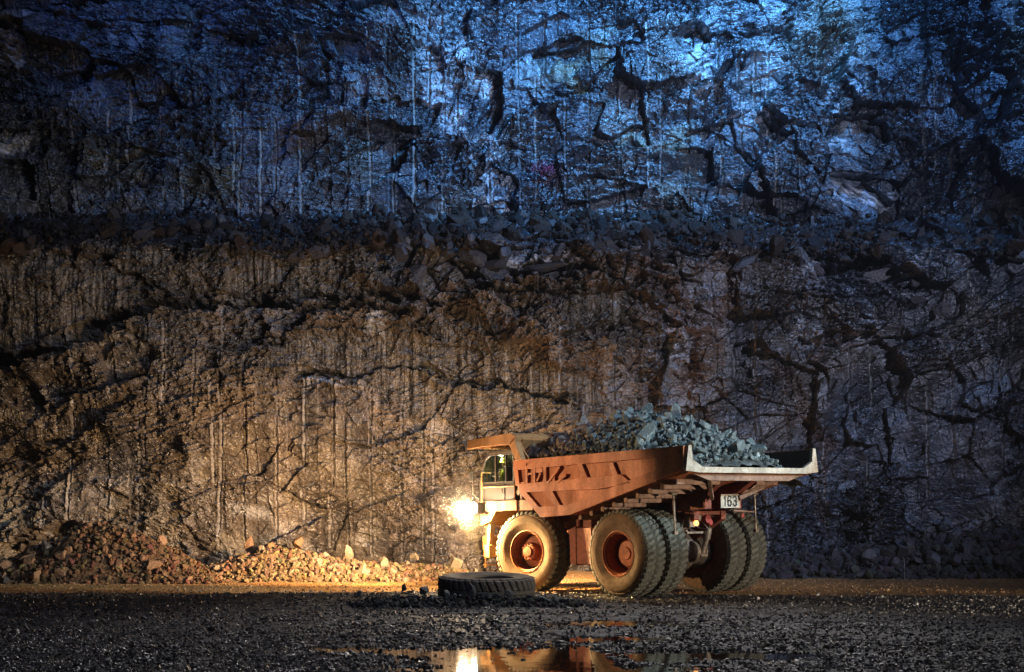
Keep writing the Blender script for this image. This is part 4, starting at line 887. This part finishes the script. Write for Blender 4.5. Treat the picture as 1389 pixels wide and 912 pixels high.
mb = MB(); mb.prism([(5.14, 3.69), (5.14, 4.56), (6.42, 4.56), (6.70, 4.40), (6.87, 4.08), (6.98, 3.69)], cy1 - .035, cy1 - .028); mb.build('side_window', M_glass, cab)
mb = MB(); mb.prism([(5.14, 3.69), (5.14, 4.56), (6.42, 4.56), (6.70, 4.40), (6.87, 4.08), (6.98, 3.69)], cy0 + .028, cy0 + .035); mb.build('side_window', M_glass, cab)
mb = MB(); mb.box(cx0 + .03, cx0 + .037, cy0 + .1, cy1 - .1, 3.69, 4.56); mb.build('rear_window', M_glass, cab)
mb = MB(); mb.prism([(6.45, 4.60), (6.72, 4.43), (6.9, 4.1), (7.01, 3.68), (7.02, 3.68), (6.915, 4.1), (6.735, 4.44), (6.46, 4.61)], cy0 + .1, cy1 - .1); mb.build('windscreen', M_glass, cab)
mb = MB(); mb.box(5.62, 6.14, cy1 + .001, cy1 + .02, 3.06, 3.62); dr = mb.build('door', M_black, cab, .01)
mb = MB(); mb.tube([(5.70, cy1 + .021, 3.5), (5.70, cy1 + .06, 3.5), (5.70, cy1 + .06, 3.3), (5.70, cy1 + .021, 3.3)], .012, 6); mb.build('handle', M_grey, dr)
mb = MB(); mb.box(5.80, 5.95, 1.80, 2.32, 3.35, 4.2); mb.box(5.88, 6.45, 1.78, 2.33, 3.3, 3.42); mb.box(6.05, 6.3, 1.93, 2.18, 3.07, 3.3); mb.build('driver_seat', M_black, truck, .04)
mb = MB(); mb.tube([(6.90, 2.05, 3.1), (6.74, 2.05, 3.82)], .03, 8); sw = [(6.73 + .08 * math.sin(a) * .5, 2.05 + .22 * math.cos(a), 3.84 + .2 * math.sin(a)) for a in np.linspace(0, 2 * math.pi, 20)]; mb.tube(sw, .014, 6, caps=False); mb.build('steering_wheel', M_black, truck, smooth=40)
mb = MB(); mb.lathe([(0, 0), (.06, 0), (.06, .03), (0, .03)], 16); dl = mb.build('dome_lamp', emit_mat('lit_dome_lamp', (1, .93, .7), 6), cab, smooth=40); dl.location = (6.3, 2.1, 4.585); dl.rotation_euler = (R(-90), 0, 0)
# air cleaners and piping behind the cab
mb = MB()
mb.tube([(4.85, 2.35, 3.22), (4.85, 2.35, 3.85)], .17, 18); mb.tube([(4.85, 2.35, 3.85), (4.85, 2.35, 3.95)], [.19, .12], 18); mb.tube([(4.85, 2.35, 3.05), (4.85, 2.35, 3.22)], .10, 14)
mb.tube([(4.5, 1.95, 3.25), (4.5, 1.95, 3.75)], .15, 16); mb.tube([(4.85, 2.35, 3.7), (4.6, 2.0, 3.95), (4.6, 1.4, 3.6), (4.9, 1.0, 3.1)], .07, 10); mb.tube([(4.85, 2.52, 3.3), (4.85, 2.56, 3.3)], .1, 12)
mb.build('air_cleaner', M_grey, truck, smooth=40)
mb = MB(); mb.box(5.2, 6.1, -1.9, -1.0, 3.03, 3.6); mb.tube([(4.4, -1.2, 3.0), (4.4, -1.2, 3.5)], .1, 12); mb.build('brake_box', M_yel, truck, .03)
# rock ejector bars between the dual tyres
for s in (1, -1):
    mb = MB(); mb.tube([(-1.55, s * 1.76, 3.15), (-1.60, s * 1.76, 2.0)], .035, 8); mb.tube([(-1.55, s * 1.76 - .12, 3.12), (-1.55, s * 1.76 + .12, 3.12)], .06, 10); mb.box(-1.66, -1.54, s * 1.76 - .07, s * 1.76 + .07, 1.92, 2.02)
    mb.build('rock_ejector', M_grey, truck, smooth=40)
# mud guard cross tube at the rear
mb = MB(); mb.tube([(-1.55, -1.75, 2.55), (-1.55, -.8, 2.6)], .03, 8); mb.build('guard_rail', M_under, truck)

TM_ = Matrix.Translation((TX, TY, 0)) @ Euler((-ROLL, 0, math.pi - PSI)).to_matrix().to_4x4()
def tw(x, y, z): return TM_ @ Vector((x, y, z))
# the light of the lit headlight, and an added fill for the front wheel
fwd = (tw(17, 4.3, 1.5)); lamp('headlight_beam', 'SPOT', tw(7.10, 2.85, 2.83), fwd, 21000, (1.0, .63, .31), .12, 68, 1.0)
lamp('headlight_side', 'SPOT', tw(6.80, 3.05, 2.80), tw(17, 13, -1.5), 1700, (1.0, .67, .36), .25, 120, 1.0)
lamp('headlight_beam_far', 'SPOT', tw(7.40, -2.7, 2.83), tw(17, -3.5, .2), 9000, (1.0, .64, .32), .12, 124, 1.0)
lamp('wheel_fill', 'SPOT', tw(7.05, 3.45, 2.62), tw(4.9, 2.3, .9), 12500, (1.0, .63, .24), .12, 78, .8)  # added spot beside the lamp, aimed back to brighten the front wheel
lamp('headlight_glow', 'POINT', tw(6.95, 3.27, 2.80), tw(7, 4, 0), 1000, (1.0, .68, .38), .2)

lamp('dome_light', 'POINT', tw(6.35, 2.2, 4.50), tw(6.3, 2, 3), 160, (1.0, .93, .75), .05)
# --- driver
def person(parent_m):
    pts = {'pel': (5.78, 1.72, 3.52), 'bel': (5.74, 1.72, 3.72), 'che': (5.74, 1.72, 3.95), 'nec': (5.78, 1.72, 4.12), 'hd1': (5.82, 1.72, 4.22), 'hd2': (5.83, 1.72, 4.36),
           'sl': (5.76, 1.90, 4.04), 'el': (5.98, 1.98, 3.82), 'wl': (6.22, 1.88, 3.86), 'hl': (6.30, 1.86, 3.87), 'sr': (5.76, 1.54, 4.04), 'er': (5.98, 1.46, 3.82), 'wr': (6.22, 1.56, 3.86), 'hr': (6.30, 1.58, 3.87),
           'kl': (6.2, 1.85, 3.55), 'al': (6.35, 1.86, 3.16), 'fl': (6.52, 1.87, 3.12), 'kr': (6.2, 1.6, 3.55), 'ar': (6.35, 1.58, 3.16), 'fr': (6.52, 1.57, 3.12)}
    rad = dict(pel=.15, bel=.14, che=.16, nec=.06, hd1=.085, hd2=.095, sl=.075, el=.05, wl=.032, hl=.04, sr=.075, er=.05, wr=.032, hr=.04, kl=.075, al=.05, fl=.045, kr=.075, ar=.05, fr=.045)
    E_ = [('pel', 'bel'), ('bel', 'che'), ('che', 'nec'), ('nec', 'hd1'), ('hd1', 'hd2'), ('che', 'sl'), ('sl', 'el'), ('el', 'wl'), ('wl', 'hl'), ('che', 'sr'), ('sr', 'er'), ('er', 'wr'), ('wr', 'hr'), ('pel', 'kl'), ('kl', 'al'), ('al', 'fl'), ('pel', 'kr'), ('kr', 'ar'), ('ar', 'fr')]
    pts = {k: (v[0] + .4, v[1] + .33, v[2]) for k, v in pts.items()}
    ks = list(pts); me = bpy.data.meshes.new('person'); org = Vector(pts['pel'])
    me.from_pydata([Vector(pts[k]) - org for k in ks], [(ks.index(a), ks.index(b)) for a, b in E_], [])
    o = bpy.data.objects.new('person', me); C.objects.link(o); me.materials.append(M_skin)
    sk = o.modifiers.new('Skin', 'SKIN'); me.skin_vertices[0].data[0].use_root = True
    for i, k in enumerate(ks): me.skin_vertices[0].data[i].radius = (rad[k], rad[k])
    o.modifiers.new('Sub', 'SUBSURF').levels = 2; o.modifiers['Sub'].render_levels = 2
    o.matrix_world = TM_ @ Matrix.Translation(org)
    mb = MB()
    prof = [(.02, 4.10), (.12, 4.09), (.185, 4.04), (.195, 3.9), (.18, 3.72), (.175, 3.58)]
    V = []; n_ = 20
    for r_, z in prof:
        for j in range(n_): a = 2 * math.pi * j / n_; V.append((6.145 + .85 * r_ * math.cos(a) - org.x, 2.05 + 1.12 * r_ * math.sin(a) - org.y, z - org.z))
    mb.add(V, [(k * n_ + j, k * n_ + (j + 1) % n_, (k + 1) * n_ + (j + 1) % n_, (k + 1) * n_ + j) for k in range(len(prof) - 1) for j in range(n_)])
    mb.build('vest', M_hv, o, smooth=60)
    mb = MB(); V = []; prof = [(.0, 4.50), (.07, 4.485), (.115, 4.43), (.13, 4.36), (.165, 4.345)]
    for r_, z in prof:
        for j in range(n_): a = 2 * math.pi * j / n_; V.append((6.23 + r_ * math.cos(a) - org.x, 2.05 + r_ * math.sin(a) - org.y, z - org.z))
    mb.add(V, [(k * n_ + j, k * n_ + (j + 1) % n_, (k + 1) * n_ + (j + 1) % n_, (k + 1) * n_ + j) for k in range(len(prof) - 1) for j in range(n_)])
    mb.build('hard_hat', M_hv, o, smooth=60)
    tag(o, 'driver in a yellow hi-vis vest sitting in the truck cab', 'person')
person(TM_)

# ------------------------------------------------------------------ load of broken rock
def load_h(x, y):
    c = np.interp(x, [-3.1, -2.9, -2.0, -.9, -.25, 1.0, 1.8, 3.0, 3.9, 4.7, 5.2], [3.90, 4.15, 4.72, 5.15, 5.48, 5.72, 5.75, 5.55, 5.32, 5.12, 4.95])
    e = np.abs(y - .15) / 2.62
    side = np.interp(x, [-3.1, -2.4, -1.5, 0, 4.8], [3.88, 3.88, 4.05, 4.25, 4.3])
    return side + np.maximum(c - side, 0) * np.clip(1 - e ** 1.7, 0, 1)
M_load = rock_mat('load_rock', rough=(.28, .6), bump=.03, scale=4.0, spec=.55)
ax = np.arange(-2.95, 4.75, .07); ay = np.arange(-2.6, 2.61, .07); X, Y = np.meshgrid(ax, ay)
f1, f2, r1, r2, r3, ox, oy = vor(X / .3, Y / .3, 501)
Z = load_h(X, Y) - .16 + .2 * (r1 - .4) * (1 - f1)
far = np.where((Y < -1.2) & (X < -1.6), -.3 * (-1.2 - Y), 0); Z = Z + far
P3 = np.stack([X, Y, Z], -1).reshape(-1, 3); P3 = np.array([tuple(tw(*p)) for p in P3])
lb = np_mesh('load_rubble', P3, grid_quads(*X.shape), M_load, np.array([.085, .095, .10]) * (.5 + .8 * r2.reshape(-1, 1))); lb['kind'] = 'stuff'
r_ = np.random.default_rng(77); n = 5200; x = r_.uniform(-2.85, 4.7, n); y = r_.uniform(-2.5, 2.5, n)
s = .035 + .11 * r_.random(n) ** 2.2; z = load_h(x, y) - .06 + .05 * r_.random(n) + np.where((y < -1.2) & (x < -1.6), -.3 * (-1.2 - y), 0)
P3 = np.array([tuple(tw(*p)) for p in np.stack([x, y, z], -1)])
gl_ = sst(2.2, 1.2, x)[:, None]
lc = (np.array([.10, .13, .138]) * gl_ + np.array([.14, .11, .095]) * (1 - gl_)) * (.5 + .9 * r_.random((n, 1)))
o = scatter('loaded_stones', P3, s, TM, M_load, lc, 78); o['kind'] = 'stuff'; o.name = 'load_rubble'
M_lb = rock_mat('load_boulder', attr=False, base=(.125, .16, .17), rough=(.28, .55), bump=.03, scale=3.5, spec=.6)
for (x, y, s, sc_, m, lab) in [(-.6, 2.05, .50, (1.3, .7, .6), M_lb, 'big pale grey-green slab resting on the left side rail of the truck body'), (2.45, .4, .40, (1, .8, .7), M_lb, 'blocky grey-green rock at the front shoulder of the load'),
        (1.7, -.2, .36, (1.2, .9, .5), M_lb, 'flat pale rock near the crest of the load'), (.5, -.3, .42, (1, .9, .9), M_lb, 'angular rock on the crest of the load'), (-.9, -.2, .40, (1, .9, .9), M_lb, 'rock standing out on the rear slope of the load'),
        (-2.6, .25, .42, (.9, .8, 1), M_lb, 'broad upright slab at the tail lip of the truck body'), (-2.5, 1.4, .40, (1.6, .5, .5), M_lb, 'long flat shard leaning at the left of the tail lip'), (-2.4, -1.0, .34, (1, .9, .9), M_lb, 'rock at the right end of the load on the tail lip'),
        (-1.9, -1.2, .38, (1.2, .8, .7), M_lb, 'pale slab at the right rear edge of the load'), (4.2, .3, .62, (.85, .7, 1.3), M_bl, 'tall pointed brown-grey boulder at the front of the load'), (4.6, 1.2, .40, (1, 1, 1), M_bl, 'dark boulder in the front corner of the load behind the cab'), (3.4, .9, .38, (1, 1, 1), M_bl, 'dark rock between the tall boulder and the pale load'), (3.1, 0, .5, (1.1, .9, .9), M_bl, 'dark block behind the pale front shoulder of the load')]:
    boulder(tw(x, y, float(load_h(x, y)) + .08), s, (rr.uniform(-.5, .5), rr.uniform(-.5, .5), rr.uniform(0, 6)) if s > .5 else rot(), m, lab, 'rock', 'rocks in the truck body', rr.randrange(99), sc_, 'rock')
for k in range(150):
    x = rr.uniform(-2.7, 2.6); y = rr.uniform(-2.2, 2.4)
    if y < -1.2 and x < -1.7: continue
    s_ = rr.choice([.13, .17, .2, .24, .30])
    boulder(tw(x, y, float(load_h(x, y)) + .03), s_, rot(), M_lb if k % 3 else M_bg, {.13: 'tiny', .17: 'small', .2: 'middling', .24: 'large', .30: 'very large'}[s_] + ' grey-green rock in the load, ' + zone(x, ['by the tail lip', 'low on the rear slope', 'high on the rear slope', 'behind the crest', 'at the crest', 'at the pale front end'], -2.7, 2.6) + zone(y, [', far side', ', centre', ', near side'], -2.2, 2.4), 'rock', 'grey-green rocks in the load', k, (1.1, .9, .8), 'rock')
for k in range(34):
    x = rr.uniform(2.5, 4.75); y = rr.uniform(-1.5, 2.4)
    s_ = rr.choice([.17, .22, .28, .34])
    boulder(tw(x, y, float(load_h(x, y)) + .03), s_, rot(), M_bl, {.17: 'small', .22: 'middling', .28: 'large', .34: 'very large'}[s_] + ' dark brown rock in the load front, ' + zone(x, ['beside the pale rock', 'by the tall boulder', 'behind the canopy'], 2.5, 4.75) + zone(y, [', far side', ', centre', ', near side'], -1.5, 2.4), 'rock', 'dark rocks at the front of the load', k, (1.1, .9, .9), 'rock')

# ------------------------------------------------------------------ discarded tyre lying on the gravel
tyr = MB(); V2, F2, mi2 = tyre_arrays(lugs=40, R_=1.34, W_=.70, rim_r=.72)
tyr.v = [tuple(p) for p in V2]; tyr.f = F2; tyr.mi = mi2
to = tyr.build('discarded_tyre', [paint_mat('old_tyre_side', (.32, .28, .23), (.16, .14, .12), .8, amount=.4, scale=2, streak=False), paint_mat('old_tyre_tread', (.17, .155, .14), (.08, .075, .07), .6, amount=.4, scale=3, streak=False)], None, smooth=32)
to.location = (-.69, 36.9, .41); to.rotation_euler = (R(90 + 3.2), 0, R(10))
tag(to, 'huge worn tyre lying flat on the gravel in front of the truck', 'tyre')

# ------------------------------------------------------------------ small things: stake, twigs, red bush
M_wood = paint_mat('weathered_stake', (.30, .28, .27), (.15, .13, .12), .8, amount=.3, scale=6)
p = at_depth(1227, 780, 54.3); mb = MB(); mb.bar((0, 0, -.15), (-.02, 0, .80), .045, .03); mb.bar((-.02, 0, .80), (-.06, .0, .86), .02, .02); st_ = mb.build('survey_stake', M_wood, None, .003)
st_.location = (p[0], p[1], 0.02); tag(st_, 'thin pale survey stake standing by the right edge of the haul road', 'stake')
M_br = paint_mat('dead_branch', (.36, .32, .30), (.2, .17, .15), .9, amount=.3, scale=6)
mb = MB(); r2_ = random.Random(3)
mb.tube([(-.85, 0, .25), (-.5, 0, .45), (0, 0, .55), (.45, 0, .72), (.8, .05, .78)], [.015, .028, .035, .03, .045], 7)
for k in range(13):
    x = r2_.uniform(-.8, .35); z = .5 + .15 * x; mb.tube([(x, 0, z), (x + r2_.uniform(-.08, .08), r2_.uniform(-.2, .1), z - .35), (x + r2_.uniform(-.2, .2), r2_.uniform(-.35, .1), z - r2_.uniform(.5, .8))], [.018, .014, .008], 6)
br_ = mb.build('dead_branch', M_br, None, smooth=50); br_.location = at_depth(68, 740, 51.6); br_.location.z -= .45; tag(br_, 'pale dead branch with bare twigs lying on the left end of the rubble heap', 'branch')
M_leaf = paint_mat('red_leaves', (.34, .05, .11), (.22, .06, .12), .7, amount=.4, scale=6, streak=False)
M_twig = paint_mat('twig_bark', (.10, .06, .05), (.06, .04, .03), .9, amount=.3, scale=6)
X, Y, Z = [float(v) for v in wall_point(738, 236)]
bush = empty('red_shrub', (X, Y - .55, Z)); tag(bush, 'small crimson shrub growing from a crack high on the rock face', 'shrub')
mb = MB(); lf = MB()
for k in range(26):
    a = r2_.uniform(0, math.pi * 2); e = r2_.uniform(-.3, 1); L_ = r2_.uniform(.35, .8); tip = Vector((math.cos(a) * L_ * .9, -abs(math.sin(a)) * L_ * .45 - .05, L_ * e * .42))
    mb.tube([(0, .35, -.15), tip * .5 + Vector((0, .1, -.05)), tip], [.02, .012, .006], 5)
    for j in range(34):
        q = tip * r2_.uniform(.3, 1.05) + Vector([r2_.gauss(0, .09) for _ in range(3)]); s_ = r2_.uniform(.02, .045)
        u = Vector([r2_.gauss(0, 1) for _ in range(3)]).normalized(); w_ = u.cross(Vector([r2_.gauss(0, 1) for _ in range(3)])).normalized()
        lf.add([q - u * s_, q + w_ * s_ * .5, q + u * s_, q - w_ * s_ * .5], [(0, 1, 2, 3)])
mb.build('stem', M_twig, bush); me = bpy.data.meshes.new('foliage'); me.from_pydata(lf.v, [], lf.f); me.materials.append(M_leaf); o = bpy.data.objects.new('foliage', me); C.objects.link(o); o.parent = bush
print('script done', len(S.objects))

# dusty night air
mb = MB(); mb.box(-150, 150, -70, 130, -1.6, 33.5)
M_haze, t, b = new_mat('dusty_air'); t.nodes.remove(b); pv = N(t, 'VolumePrincipled'); pv.inputs['Color'].default_value = (.9, .92, 1, 1); pv.inputs['Density'].default_value = .0004; pv.inputs['Anisotropy'].default_value = 0
t.links.new(pv.outputs[0], t.nodes['Material Output'].inputs['Volume'])
M_haze.cycles.homogeneous_volume = True; hz = mb.build('haze', M_haze); hz['kind'] = 'stuff'

# nested volumes added to imitate the lens glow of the lit lamp
for rad, den in ((1.2, .007), (.8, .013), (.42, .05)):
    bm = bmesh.new(); bmesh.ops.create_icosphere(bm, subdivisions=4, radius=rad); me = bpy.data.meshes.new('glow_halo'); bm.to_mesh(me); bm.free()
    M_halo, t, b = new_mat('halo_volume'); t.nodes.remove(b); pv = N(t, 'VolumePrincipled'); pv.inputs['Color'].default_value = (1, .93, .8, 1); pv.inputs['Anisotropy'].default_value = 0
    pv.inputs['Density'].default_value = den; t.links.new(pv.outputs[0], t.nodes['Material Output'].inputs['Volume']); me.materials.append(M_halo); M_halo.cycles.homogeneous_volume = True
    o = bpy.data.objects.new('glow_halo', me); C.objects.link(o); o.location = tw(6.92, 3.25, 2.80); o['kind'] = 'stuff'
